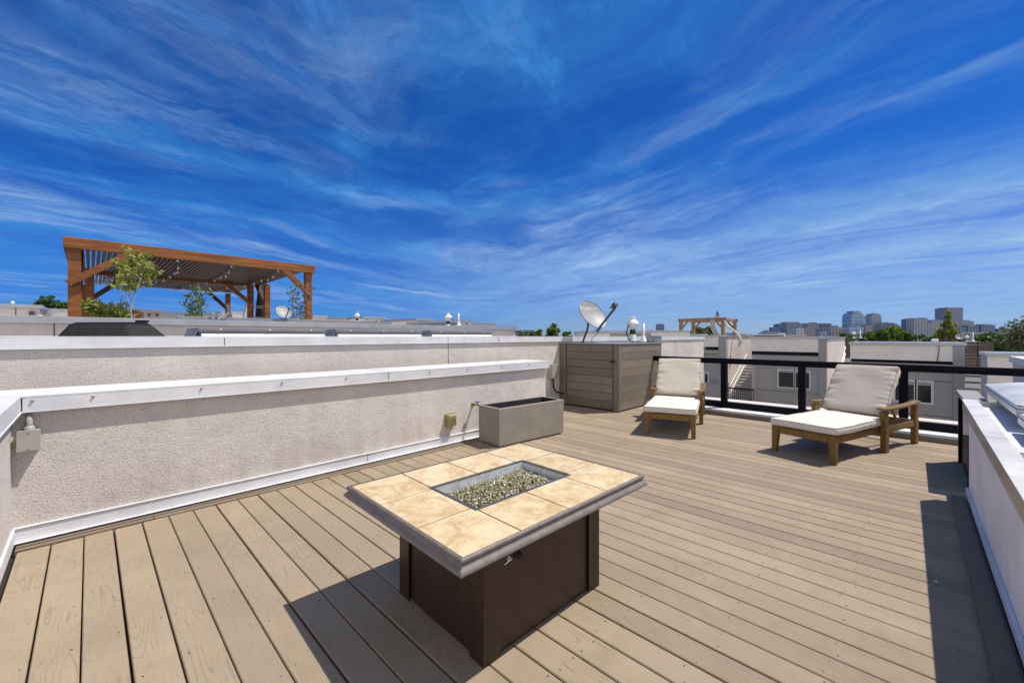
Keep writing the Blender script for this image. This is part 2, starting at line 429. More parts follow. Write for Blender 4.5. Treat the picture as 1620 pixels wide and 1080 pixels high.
# ================================================================ tall party wall at eye height
t = thing('party_wall', 'tall pinkish grey stucco wall with white metal cap at eye level behind the low wall', 'wall', (4, 5.35, 0))
g = W(t); g.box((-6, 5.25, -10), (15.0, 5.5, 1.345)); g.build('stucco_face', 'stucco', t)
g = W(t); g.box((-6, 5.228, 1.39), (15.05, 5.55, 1.4)); g.box((-6, 5.229, 1.30), (15.05, 5.236, 1.389)); g.box((15.044, 5.237, 1.30), (15.05, 5.55, 1.389))
g.box((-6, 5.223, 1.292), (15.055, 5.238, 1.299))
g.build('coping', 'coping', t, .002)
g = W(t)
for u in (1.0, 3.93, 5.03): g.box((u - .003, 5.2265, 1.305), (u + .003, 5.2285, 1.389))
g.build('coping_joint', 'caulk', t)
g = W(t)
for u in (3.95, 12.6): g.box((u - .004, 5.247, .1), (u + .004, 5.2497, 1.29))
g.build('control_joint', 'caulk', t)
for u in (5.05, 6.3, 3.6):
    g = W(t); g.lathe((u, 5.229, 1.365), [(0, -.01), (.005, -.009), (.008, 0)], 8, (0, 1, 0)); g.build('screw', 'screw', t)
g = W(t); g.box((5.3, 5.236, 0.0), (6.77, 5.2495, .17)); g.build('base_flashing', 'coping', t, .002)

# ================================================================ right wall with its raised metal cap
def zc(u): return .845 - (5.3 - u) * .03          # the cap falls slightly towards the camera
def slab(g, u0, u1, v0, v1, d0, d1, n=6, mi=0):
    for i in range(1):
        g.hexa([(u0, v0, zc(u0) + d0), (u1, v0, zc(u1) + d0), (u1, v1, zc(u1) + d0), (u0, v1, zc(u0) + d0)],
               [(u0, v0, zc(u0) + d1), (u1, v0, zc(u1) + d1), (u1, v1, zc(u1) + d1), (u0, v1, zc(u0) + d1)], mi)
t = thing('parapet_wall', 'low stucco wall with stained white metal cap on the right side below the skylights', 'wall', (4, -.4, 0))
g = W(t); slab(g, -.5, 5.3, -.62, -.345, -1.0, -.06); g.box((-.5, -1.2, -.1), (5.3, -.62, .62)); g.build('stucco_face', 'stucco_bounce', t)
g = W(t); slab(g, -.5, 3.72, -.395, -.305, 0, .008); slab(g, 3.73, 5.32, -.395, -.305, 0, .008); 
slab(g, 5.313, 5.32, -.6, -.312, -.3, -.001)
g.build('coping', 'rust', t, .002)
g = W(t); slab(g, -.5, 5.31, -.312, -.307, -.075, -.001); g.build('cap_face', 'capshade', t)
g = W(t)
slab(g, -.5, 3.7, -.339, -.326, -.14, -.062); slab(g, 3.75, 5.3, -.339, -.326, -.14, -.062)
g.build('drip_flashing', 'drip', t, .002)
g = W(t); slab(g, -.5, 5.3, -.64, -.397, -.05, -.043); slab(g, -.5, 5.3, -.402, -.396, -.043, -.001); slab(g, -.5, 5.3, -.66, -.642, -.05, .055)
for u in (3.45, 1.8): slab(g, u, u + .14, -.641, -.403, -.042, -.004)
g.build('gutter_pan', 'coping', t, .002)
g = W(t); g.box((-.5, -.344, .045), (5.3, -.325, .095)); g.box((-.5, -.344, .0), (5.3, -.334, .044)); g.build('base_flashing', 'coping', t, .002)
t = thing('trim_board', 'dark trim board on the deck along the foot of the right wall', 'trim', (3.5, -.3, 0))
g = W(t); g.box((3.3, -.315, -.03), (5.25, -.235, .022), rnd=.2); g.build('border_board', 'trim', t, .003)
g = W(t); g.box((-.3, -.315, -.03), (3.292, -.232, .028), rnd=.3); g.build('border_board', 'trim', t, .003)
TABLE_DONE = 0
t = thing('screen_panel', 'short dark board screen with grey metal cap at the far end of the right wall', 'screen', (6.2, -.4, 0))
g = W(t)
for k in range(5): g.box((5.62, -.44, .02 + k * .148), (6.8, -.40, .162 + k * .148), rnd=R.random() * .5)
g.build('cladding', 'clad', t, .003)
g = W(t); g.box((5.62, -.398, .0), (5.70, -.36, .755)); g.box((6.73, -.398, .0), (6.81, -.36, .755)); g.box((5.705, -.398, .0), (6.725, -.385, .755)); g.build('post', 'black', t, .003)
g = W(t); g.box((5.60, -.50, .758), (6.83, -.345, .80)); g.build('cap', 'capgrey', t, .004)

# roof skylights on the far side of the right wall
def skylight(loc, label):
    t = thing('skylight', label, 'skylight', loc, 0, 'rounded skylights beyond the right wall')
    L, Wd = 1.78, 1.25                               # along +x and -y
    g = MB(); g.box((.06, -Wd + .1, -.32), (L - .06, -.14, -.075)); g.build('curb', 'coping', t, .006)
    g = MB()
    g.box((0, -Wd, -.075), (L, -.015, -.03)); g.box((.004, -Wd + .004, -.028), (L - .004, -.02, -.008))
    g.build('frame', 'alum', t, .005)
    # glazing: low pillow with a rounded rim
    g = MB(); N = 14; vs = []; fs = []
    def prof(k): k = abs(k); return (1 - k ** 7)
    for i in range(N + 1):
        for j in range(N + 1):
            a, c = [(-1 + 2 * q / N) for q in (i, j)]
            a = math.copysign(abs(a) ** .6, a); c = math.copysign(abs(c) ** .6, c)
            vs.append((L / 2 + a * (L / 2 - .006), -Wd / 2 - .01 + c * (Wd / 2 - .016), -.008 + .062 * prof(a) * prof(c)))
    for i in range(N):
        for j in range(N): fs.append((i * (N + 1) + j, (i + 1) * (N + 1) + j, (i + 1) * (N + 1) + j + 1, i * (N + 1) + j + 1))
    g.add(vs, fs, 0, None, True); g.build('glazing', 'domeglass', t)
    for x in (.18, L - .15):
        g = MB(); g.box((x, -.14, -.20), (x + .05, -.09, -.07)); g.box((x - .02, -.16, -.225), (x + .07, -.055, -.205)); g.tube([(x + .025, -.10, -.14), (x + .025, -.03, -.05)], .012)
        g.build('hinge_bracket', 'brass', t, .002)
    return t
skylight((4.30, -.475, .945), 'far rounded skylight with aluminium rim beyond the right wall')
skylight((2.46, -.475, .905), 'near rounded skylight with aluminium rim cut by the right edge of the photo')

# ================================================================ fire pit table
t = thing('fire_pit_table', 'brown metal fire pit table with cream tile top and glass filled tray', 'table', (1.596, 1.640, -.012), rad(-1.9))
HX, HY, BX, BY = .638, .494, .425, .357
cx0, cx1, cy0, cy1 = -.338, .342, -.202, .17
xs = [-HX, -.336, -.02, .30, HX]; ys = [-HY, -.174, .155, HY]
g = MB(); g.box((-HX + .002, -HY + .002, .56), (cx0, HY - .002, .6055)); g.box((cx1, -HY + .002, .56), (HX - .002, HY - .002, .6055))
g.box((cx0, -HY + .002, .56), (cx1, cy0, .6055)); g.box((cx0, cy1, .56), (cx1, HY - .002, .6055)); g.build('tabletop', 'grout', t)
gp = .0038
for i in range(4):
    for j in range(3):
        x0, x1, y0, y1 = xs[i] + gp, xs[i + 1] - gp, ys[j] + gp, ys[j + 1] - gp
        # cut the tile around the tray opening
        pieces = []
        if x1 <= cx0 or x0 >= cx1 or y1 <= cy0 or y0 >= cy1: pieces = [(x0, x1, y0, y1)]
        else:
            if x0 < cx0: pieces.append((x0, cx0, y0, y1))
            if x1 > cx1: pieces.append((cx1, x1, y0, y1))
            a, c = max(x0, cx0), min(x1, cx1)
            if y0 < cy0: pieces.append((a, c, y0, cy0))
            if y1 > cy1: pieces.append((a, c, cy1, y1))
        pieces = [p for p in pieces if p[1] - p[0] > .02 and p[3] - p[2] > .02] or pieces[:0]
        if not pieces: continue
        g = MB(); k = R.random()
        for p in pieces: g.box((p[0], p[2], .606), (p[1], p[3], .612), rnd=k)
        g.build('tile', 'tile', t, .0012 if len(pieces) == 1 else 0)
# ogee moulding all round
prof = [(.0, .613), (.008, .614), (.014, .611), (.016, .604), (.012, .597), (.009, .591), (.011, .585), (.019, .577), (.026, .570), (.028, .562), (.024, .556), (.0, .554), (-.06, .554)]
vs = []; fs = []; sm = []
for o, z in prof: vs += [(-HX - o, -HY - o, z), (HX + o, -HY - o, z), (HX + o, HY + o, z), (-HX - o, HY + o, z)]
g = MB()
for side in range(4):
    q = []
    for i in range(len(prof)): q += [vs[i * 4 + side], vs[i * 4 + (side + 1) % 4]]
    g.add(q, [(i * 2, i * 2 + 1, i * 2 + 3, i * 2 + 2) for i in range(len(prof) - 1)], 0, .5, True)
g.build('edge_moulding', 'lip', t, flip=False)
g = MB(); g.box((-HX + .03, -HY + .03, .522), (HX - .03, HY - .03, .555)); g.build('underside', 'dark', t)
for sx in (-1, 1):
    for sy in (-1, 1):
        g = MB(); w = .098; th = .004
        g.box((sx * BX, sy * BY, .0), (sx * (BX - w), sy * (BY - th), .522)); g.box((sx * BX, sy * (BY - th - .0005), .0), (sx * (BX - th), sy * (BY - w), .522))
        g.build('corner_post', 'bronze', t, .002)
IN = .014
for sy in (-1, 1):
    g = MB(); g.box((-BX + .09, sy * (BY - IN), .018), (BX - .09, sy * (BY - IN - .004), .522)); g.build('side_panel', 'bronze', t)
for sx in (-1, 1):
    g = MB(); g.box((sx * (BX - IN), -BY + .09, .018), (sx * (BX - IN - .004), BY - .09, .522)); g.build('end_panel', 'bronze', t)
g = MB(); g.lathe((-.2167, -BY + IN, .417), [(.0, .034), (.013, .034), (.0155, .03), (.016, .012), (.02, .010), (.02, 0)], 18, (0, -1, 0)); g.build('control_knob', 'rubber', t)
g = MB(); yy = -BY + IN - .0015          # small pale emblem: a flame loop over a swash
def arc(cx, cz, r, a0, a1, w, n=10):
    p = [(cx + r * math.cos(a0 + (a1 - a0) * k / n), cz + r * math.sin(a0 + (a1 - a0) * k / n)) for k in range(n + 1)]
    q = [(cx + (r - w) * math.cos(a0 + (a1 - a0) * k / n), cz + (r - w) * math.sin(a0 + (a1 - a0) * k / n)) for k in range(n + 1)]
    for k in range(n): g.add([(p[k][0], yy, p[k][1]), (p[k + 1][0], yy, p[k + 1][1]), (q[k + 1][0], yy, q[k + 1][1]), (q[k][0], yy, q[k][1])], [(0, 1, 2, 3)])
arc(-.2655, .414, .009, -1.2, 4.2, .0035); g.add([(-.292, yy, .392), (-.244, yy, .402), (-.244, yy, .4065), (-.292, yy, .3975)], [(0, 1, 2, 3)]); g.add([(-.276, yy, .400), (-.252, yy, .4055), (-.252, yy, .4095), (-.276, yy, .4045)], [(0, 1, 2, 3)])
g.build('emblem', 'whitepaint', t, flip=False)
tr = MB()
for a, c in (((cx0, cy0, .50), (cx0 + .003, cy1, .6045)), ((cx1 - .003, cy0, .50), (cx1, cy1, .6045)), ((cx0 + .0035, cy0, .50), (cx1 - .0035, cy0 + .003, .6045)), ((cx0 + .0035, cy1 - .003, .50), (cx1 - .0035, cy1, .6045)), ((cx0 + .0035, cy0 + .0035, .50), (cx1 - .0035, cy1 - .0035, .504))): tr.box(a, c)
tray = tr.build('burner_tray', 'tray', t)
g = MB(); e = .012
g.box((cx0 - e, cy0 - e, .6122), (cx1 + e, cy0 + .003, .616)); g.box((cx0 - e, cy1 - .003, .6122), (cx1 + e, cy1 + e, .616)); g.box((cx0 - e, cy0 + .0032, .6122), (cx0 + .003, cy1 - .0032, .616)); g.box((cx1 - .003, cy0 + .0032, .6122), (cx1 + e, cy1 - .0032, .616))
g.build('tray_rim', 'trayrim', tray, .001)
gl = bpy.data.materials.new('fire glass'); q = NT(gl)
a = q.attr(); q.col(q.mix(q.ramp(a, .15, .95), (.20, .150, .012), (.66, .63, .45))); q.b.inputs['Roughness'].default_value = .06
q.b.inputs['Transmission Weight'].default_value = .25; q.b.inputs['IOR'].default_value = 1.5; q.b.inputs['Coat Weight'].default_value = .6
M['fireglass'] = gl
bm = bmesh.new(); bmesh.ops.create_icosphere(bm, subdivisions=1, radius=1); iv = [v.co.copy() for v in bm.verts]; jf = [[v.index for v in f.verts] for f in bm.faces]; bm.free()
g = MB()
for k in range(4600):
    x = R.uniform(cx0 + .015, cx1 - .015); y = R.uniform(cy0 + .012, cy1 - .012)
    mound = .561 + .022 * (1 - ((x - (cx0 + cx1) / 2) / .34) ** 2) * (1 - ((y - (cy0 + cy1) / 2 + .03) / .2) ** 2) + .008 * mnoise.noise((x * 14, y * 14, 0))
    z = mound + R.uniform(-.012, .004); r = R.uniform(.0045, .0080)
    rot = Matrix.Rotation(R.uniform(0, 6), 3, 'X') @ Matrix.Rotation(R.uniform(0, 6), 3, 'Z'); s3 = Vector((R.uniform(.8, 1.25), R.uniform(.8, 1.2), R.uniform(.6, .9)))
    g.add([Vector((x, y, z)) + (rot @ p * r) * s3 for p in iv], jf, 0, R.random(), True)
g.box((cx0 + .004, cy0 + .004, .505), (cx1 - .004, cy1 - .004, .548), rnd=.25)
tag(g.build('fire_glass', 'fireglass', tray, flip=False), kind='stuff')

# ================================================================ planter
t = thing('planter', 'empty rectangular taupe planter box on the deck against the low wall', 'planter', (3.585, 3.715, 0), rad(-5.0))
L, Wd, Hh, w = 1.20, .44, .49, .04
ring = lambda i, z: [(i, i, z), (L - i, i, z), (L - i, Wd - i, z), (i, Wd - i, z)]
vs = ring(.004, .018) + ring(0, Hh) + ring(w, Hh) + ring(w + .01, .10)
fs = [(0, 3, 2, 1)]
for k in range(3): fs += [(k * 4 + i, k * 4 + (i + 1) % 4, k * 4 + 4 + (i + 1) % 4, k * 4 + 4 + i) for i in range(4)]
g = MB(); g.add(vs, fs[:9]); g.build('box', 'planter', t, .006, 3)
g = MB(); g.add(ring(w + .0005, Hh - .003) + ring(w + .01, .10), [(i, (i + 1) % 4, 4 + (i + 1) % 4, 4 + i) for i in range(4)] + [(4, 5, 6, 7)]); g.build('inner_walls', 'dark', t)  # flat black skin over the inner walls of the box
g = MB(); g.box((w + .011, w + .011, .101), (L - w - .011, Wd - w - .011, .14)); g.build('potting_base', 'dark', t)
for x in (.05, L - .1):
    for y in (.04, Wd - .09): g = MB(); g.box((x, y, .001), (x + .05, y + .05, .018)); g.build('foot', 'rubber', t)

# ================================================================ storage cabinet in the corner
t = thing('storage_cabinet', 'brown board clad storage cabinet with a slatted door in the far left corner', 'cabinet', (7.6, 4.5, 0))
U0, U1, V0, V1, ZT = 6.78, 8.58, 3.87, 5.24, 1.262
g = W(t)
for k in range(8):
    z0 = .03 + k * .1535
    g.box((U0 + .03, V0 + .125, z0), (U0 + .055, V1 - .17, z0 + .148), rnd=R.random() * .8)
door = g.build('door', 'clad', t, .003)
g = W(t); g.box((U0 + .012, V0 + .128, .02), (U0 + .0285, V0 + .134, 1.24)); g.build('door_gap', 'under', door)
g = W(t); g.tube([(U0 + .01, V0 + .10, .93), (U0 - .03, V0 + .10, .93)], .006); g.lathe((U0 - .03, V0 + .10, .93), [(0, .012), (.016, .008), (.018, 0), (.014, -.01), (0, -.012)], 12, (-1, 0, 0)); g.box((U0 + .004, V0 + .07, .915), (U0 + .009, V0 + .19, .945)); g.build('handle', 'rubber', door)
for v0, v1 in ((V0, V0 + .12), (V1 - .155, V1)):
    g = W(t); g.box((U0 + .01, v0, .012), (U0 + .1, v1, ZT - .012), rnd=.35); g.build('corner_post', 'clad', t, .004)
g = W(t)
for k in range(8):
    z0 = .025 + k * .1535; g.box((U0 + .102, V0 + .004, z0), (U1, V0 + .03, z0 + .149), rnd=R.random())
g.build('side_panel', 'clad', t, .003)
g = W(t); g.box((U0 + .12, V0 + .05, .01), (U1 - .02, V1 - .02, ZT - .03)); g.build('lining', 'under', t)
g = W(t); g.box((U0 - .01, V0 - .012, ZT - .011), (U1 + .01, V1, ZT + .006)); g.build('roof_sheet', 'greymetal', t, .003)

# electrical disconnect between wall end and cabinet
t = thing('electrical_box', 'small grey electrical box with black conduit on the tall wall beside the cabinet', 'electrical box', (6.55, 5.25, .72))
g = W(t); g.box((6.42, 5.14, .56), (6.60, 5.245, .84)); g.build('enclosure', 'plastic', t, .008)
g = W(t); g.box((6.412, 5.13, .58), (6.608, 5.139, .85)); g.build('lid', 'plastic', t, .003)
g = W(t); g.tube([(6.52, 5.19, .56), (6.52, 5.19, .40), (6.55, 5.18, .32), (6.64, 5.15, .26), (6.76, 5.12, .24)], .016, 10); g.build('conduit', 'rubber', t)

# junction box at the inside corner of the low wall
t = thing('junction_box', 'square grey junction box with conduit elbow under the wall cap at far left', 'junction box', (-.29, 4.31, .7))
g = W(t); g.box((-.335, 4.27, .632), (-.235, 4.339, .765)); g.build('body', 'plastic', t, .006)
g = W(t); g.box((-.339, 4.262, .628), (-.231, 4.269, .769)); g.build('lid', 'plastic', t, .003)
g = W(t); g.lathe((-.285, 4.305, .766), [(.026, 0), (.026, .02), (.021, .022), (.021, .034)], 14); g.tube([(-.285, 4.305, .80), (-.285, 4.307, .835), (-.287, 4.322, .86), (-.29, 4.345, .868)], .017, 10); g.build('conduit', 'plastic', t)
for z in (.645, .752):
    g = W(t); g.lathe((-.285, 4.262, z), [(0, -.004), (.005, -.003), (.005, 0)], 8, (0, 1, 0)); g.build('screw', 'screw', t)

# outlet with bubble cover, and tap
t = thing('outlet', 'yellowed outlet with ribbed bubble cover low on the stucco wall', 'outlet', (3.29, 4.33, .31))
g = W(t); g.box((3.205, 4.322, .225), (3.355, 4.339, .40)); g.build('plate', 'yellowed', t, .004)
g = W(t); g.hexa([(3.215, 4.32, .232), (3.347, 4.32, .232), (3.347, 4.32, .392), (3.215, 4.32, .392)], [(3.225, 4.255, .242), (3.337, 4.255, .242), (3.337, 4.262, .38), (3.225, 4.262, .38)])
cv = g.build('cover', 'yellowed', t, .008)
g = W(t)
for x in (3.24, 3.268, 3.296, 3.322): g.box((x - .004, 4.249, .25), (x + .004, 4.2545, .37))
g.build('rib', 'yellowed', cv, .001)
t = thing('hose_tap', 'small brass hose tap with blue handle on the wall next to the planter', 'tap', (3.68, 4.3, .47))
g = W(t); g.tube([(3.68, 4.34, .47), (3.68, 4.25, .47), (3.68, 4.19, .465), (3.68, 4.175, .445), (3.68, 4.172, .415)], .0125, 10); g.lathe((3.68, 4.338, .47), [(.03, 0), (.028, -.008), (0, -.01)], 14, (0, 1, 0)); g.tube([(3.68, 4.235, .47), (3.68, 4.235, .505)], .009); g.build('valve', 'brass', t)
g = W(t); g.box((3.645, 4.218, .505), (3.715, 4.252, .517)); g.lathe((3.68, 4.235, .503), [(.014, 0), (.014, .018), (0, .02)], 12); g.build('handle', 'bluehandle', t, .004)
# ================================================================ chaise lounges
def cushion(name, m, parent, L, Wd, T, frame, seed, wr=.006, front_round=.0):
    """soft box cushion; frame = (origin, ex, ey, ez); x along L, y across Wd, z thickness"""
    O, ex, ey, ez = [Vector(q) for q in frame]
    nx, ny, nz = 44, 30, 6
    idx = {}; vs = []; fs = []
    def P(i, j, k):
        key = (i, j, k)
        if key in idx: return idx[key]
        a, c, d = -1 + 2 * i / nx, -1 + 2 * j / ny, -1 + 2 * k / nz
        A, C = [math.copysign(1 - (1 - abs(q)) ** 1.5, q) for q in (a, c)]
        ed = max(abs(A), abs(C))
        th = 1 - .24 * ed ** 14 - .05 * (A * A + C * C) / 2
        rnd_ = 1 - .018 * d * d * (abs(d) > .99)
        x, y, z = A * L / 2, C * Wd / 2, d * T / 2 * th
        cr = (abs(A) ** 30) * (abs(C) ** 30)
        x *= 1 - .02 * cr; y *= 1 - .02 * cr
        bow = .006
        if abs(C) > .97: y += math.copysign(bow * (1 - d * d), C)
        if abs(A) > .97: x += math.copysign(bow * (1 - d * d), A)
        e1 = max(0, (abs(C) - .35) / .65) ** 1.6
        z += wr * e1 * (mnoise.noise((x * 17 + seed, y * 3, d)) * 1.5 + .5 * mnoise.noise((x * 38 + seed, y * 6, d)))
        z += .006 * mnoise.noise((x * 4 + seed, y * 4, 3)) + wr * .13 * mnoise.noise((x * 13 + seed, y * 2.2, 5))
        y += .5 * wr * (abs(C) ** 8) * mnoise.noise((x * 14 + seed, 7, d * .7)) * (1 if C > 0 else -1)
        idx[key] = len(vs); vs.append(O + ex * x + ey * y + ez * z); return idx[key]
    for i in range(nx):
        for j in range(ny):
            fs.append((P(i, j, nz), P(i + 1, j, nz), P(i + 1, j + 1, nz), P(i, j + 1, nz))); fs.append((P(i, j, 0), P(i, j + 1, 0), P(i + 1, j + 1, 0), P(i + 1, j, 0)))
    for k in range(nz):
        for i in range(nx):
            fs.append((P(i, 0, k), P(i + 1, 0, k), P(i + 1, 0, k + 1), P(i, 0, k + 1))); fs.append((P(i, ny, k), P(i, ny, k + 1), P(i + 1, ny, k + 1), P(i + 1, ny, k)))
        for j in range(ny):
            fs.append((P(0, j, k), P(0, j, k + 1), P(0, j + 1, k + 1), P(0, j + 1, k))); fs.append((P(nx, j, k), P(nx, j + 1, k), P(nx, j + 1, k + 1), P(nx, j, k + 1)))
    g = MB(); g.add(vs, fs, 0, .5, True); o = g.build(name, m, parent)
    g = MB()
    for k in (0, nz):
        ring = [(i, 0) for i in range(nx)] + [(nx, j) for j in range(ny)] + [(i, ny) for i in range(nx, 0, -1)] + [(0, j) for j in range(ny, -1, -1)]
        g.tube([vs[P(i, j, k)] for i, j in ring], .0048, 6, cap=False)
    g.build('piping', 'piping', o)
    return o

def chaise(loc, rot, label):
    t = thing('chaise_lounge', label, 'chaise lounge', loc, rot, 'wooden chaise lounges with cream cushions on the deck')
    def part(name, *boxes, bev=.004):
        g = MB()
        for q in boxes: g.box(*q)
        return g.build(name, 'teak', t, bev)
    hw = .335
    # front legs taper on their inner sides
    for s in (-1, 1):
        g = MB(); y0, y1 = s * hw, s * (hw - .075); yb = s * (hw - .052)
        g.hexa([(.0, y0, 0), (.05, y0, 0), (.05, yb, 0), (.0, yb, 0)], [(.0, y0, .318), (.072, y0, .318), (.072, y1, .318), (.0, y1, .318)])
        g.build('leg', 'teak', t, .004)
    part('seat_frame', ((.006, -hw + .077, .232), (.034, hw - .077, .312)), ((.074, hw - .03, .232), (2.0, hw - .002, .312)), ((.074, -hw + .002, .232), (2.0, -hw + .03, .312)), ((1.975, -hw + .031, .232), (2.0, hw - .031, .312)))
    g = MB()
    for k in range(10): g.box((.07 + k * .115, -hw + .031, .285), (.07 + k * .115 + .07, hw - .031, .306))
    g.build('slats', 'teak', t, .002)
    for s in (-1, 1):
        def pr(poly, name, y0, y1):
            g = MB(); g.prism([(x, s * y0, z) for x, z in poly], (0, s * (y1 - y0), 0)); g.build(name, 'teak', t, .004)
        pr([(1.07, 0), (1.165, 0), (1.165, .30), (1.15, .36), (1.15, .492), (1.045, .492), (1.045, .40), (1.07, .34)], 'leg', hw + .002, hw + .058)
        pr([(1.955, 0), (2.05, 0), (2.05, .50), (1.965, .50)], 'leg', hw + .002, hw + .058)
        # sagging armrest
        g = MB(); N = 12; lo = []; hi = []
        for k in range(N + 1):
            x = 1.015 + 1.045 * k / N; z = .505 + .020 * (2 * (k / N) - .75) ** 2
            lo.append((x, z)); hi.append((x, z + .024))
        vs = []
        for y in (hw - .012, hw + .074): vs += [(x, s * y, z) for x, z in lo] + [(x, s * y, z) for x, z in hi]
        m = N + 1; fs = []
        for k in range(N):
            fs += [(k, k + 1, m + k + 1, m + k), (2 * m + k, 3 * m + k, 3 * m + k + 1, 2 * m + k + 1), (m + k, m + k + 1, 3 * m + k + 1, 3 * m + k), (k, 2 * m + k, 2 * m + k + 1, k + 1)]
        fs += [(0, m, 3 * m, 2 * m), (N, 2 * m + N, 3 * m + N, m + N)]
        g.add(vs, fs); g.build('armrest', 'teak', t, .003)
        g = MB(); g.box((1.166, s * (hw + .012), .232), (1.954, s * (hw + .044), .312)); g.build('side_rail', 'teak', t, .003)
    # rear leg pair under the head end
    part('leg', ((1.95, .05, 0), (1.99, .09, .231))) if False else None
    # reclining back: frame of rails and slats, carried by a strut
    a = rad(BACK); ux = Vector((math.sin(a), 0, math.cos(a))); un = Vector((-math.cos(a), 0, math.sin(a)))
    base = Vector((1.235, 0, .318))
    g = MB()
    for s in (-1, 1): g.beam(base + Vector((0, s * .29, 0)), base + ux * .70 + Vector((0, s * .29, 0)), .035, .028, up=un)
    for k in range(8): g.beam(base + ux * (.05 + k * .088) + Vector((0, -.27, 0)), base + ux * (.05 + k * .088) + Vector((0, .27, 0)), .05, .016, up=un)
    g.build('back_frame', 'teak', t, .003)
    for s in (-1, 1):
        g = MB(); g.beam(base + ux * .42 - un * .02 + Vector((0, s * .25, 0)), (1.80, s * .25, .30), .022, .03); g.build('back_strut', 'teak', t, .002)
    cushion('seat_cushion', 'cushion', t, 1.24, .69, .095, ((.605, 0, .364), (1, 0, 0), (0, 1, 0), (0, 0, 1)), 3, .004)
    c = base + ux * .435 + un * .075
    cushion('back_cushion', 'backcushion', t, .70, .67, .105, (c, tuple(ux), (0, 1, 0), tuple(un)), 11, .015)
    return t
BACK = 37
c0 = chaise((5.735, .922, 0), rad(-17.0), 'wooden chaise lounge with wrinkled beige back cushion near the right end of the railing')
dup(c0, (5.655, 2.44, 0), rad(17.5), 'wooden chaise lounge with cream cushions standing beside the board clad storage cabinet')

# ================================================================ railing and kerb at the far edge
t = thing('railing', 'black metal guard railing along the far edge of the roof deck', 'railing', (8.3, 1.4, 0))
RU = 8.22
g = W(t); g.box((RU - .045, -2.4, .925), (RU + .045, 5.19, .995)); g.box((RU - .03, -2.4, .895), (RU + .03, 5.19, .9245)); g.build('top_rail', 'black', t, .004)
PV = [-1.10, .10, 1.315, 2.51, 3.72]
for a, c in zip([-2.4] + PV, PV + [5.19]):
    g = W(t); g.box((RU - .025, a + .055, .0865), (RU + .025, c - .055, .195)); g.build('bottom_rail', 'black', t, .003)
for v in PV:
    g = W(t); g.box((RU - .05, v - .05, .10), (RU + .05, v + .05, .894)); p = g.build('post', 'black', t, .004)
    g = W(t); g.box((RU - .07, v - .07, .087), (RU + .07, v + .07, .0995)); g.build('base_plate', 'black', p, .002)
t = thing('roof_kerb', 'white membrane covered kerb under the black railing at the deck edge', 'kerb', (8.1, 1.5, 0))
g = W(t); g.box((7.815, -3, -.1), (8.45, 5.19, .085)); g.build('membrane', 'membrane', t, .012, 3)
g = W(t); g.box((7.796, -3, -.1), (7.812, 5.19, .066), rnd=.3); g.build('fascia', 'clad', t, .002)
g = W(t); g.box((7.8145, 1.18, .0855), (8.44, 1.186, .0865)); g.build('membrane_seam', 'greymetal', t)
t = thing('roof_ledge', 'light grey metal capped roof ledge just outside the railing', 'ledge', (8.8, 3, 0))
g = W(t); g.box((8.66, -3, -.8), (8.90, 5.19, .135)); g.build('face', 'stucco_far', t)
g = W(t); g.box((8.63, -3, .1355), (8.93, 5.19, .15)); g.build('coping', 'stucco_far', t, .004)

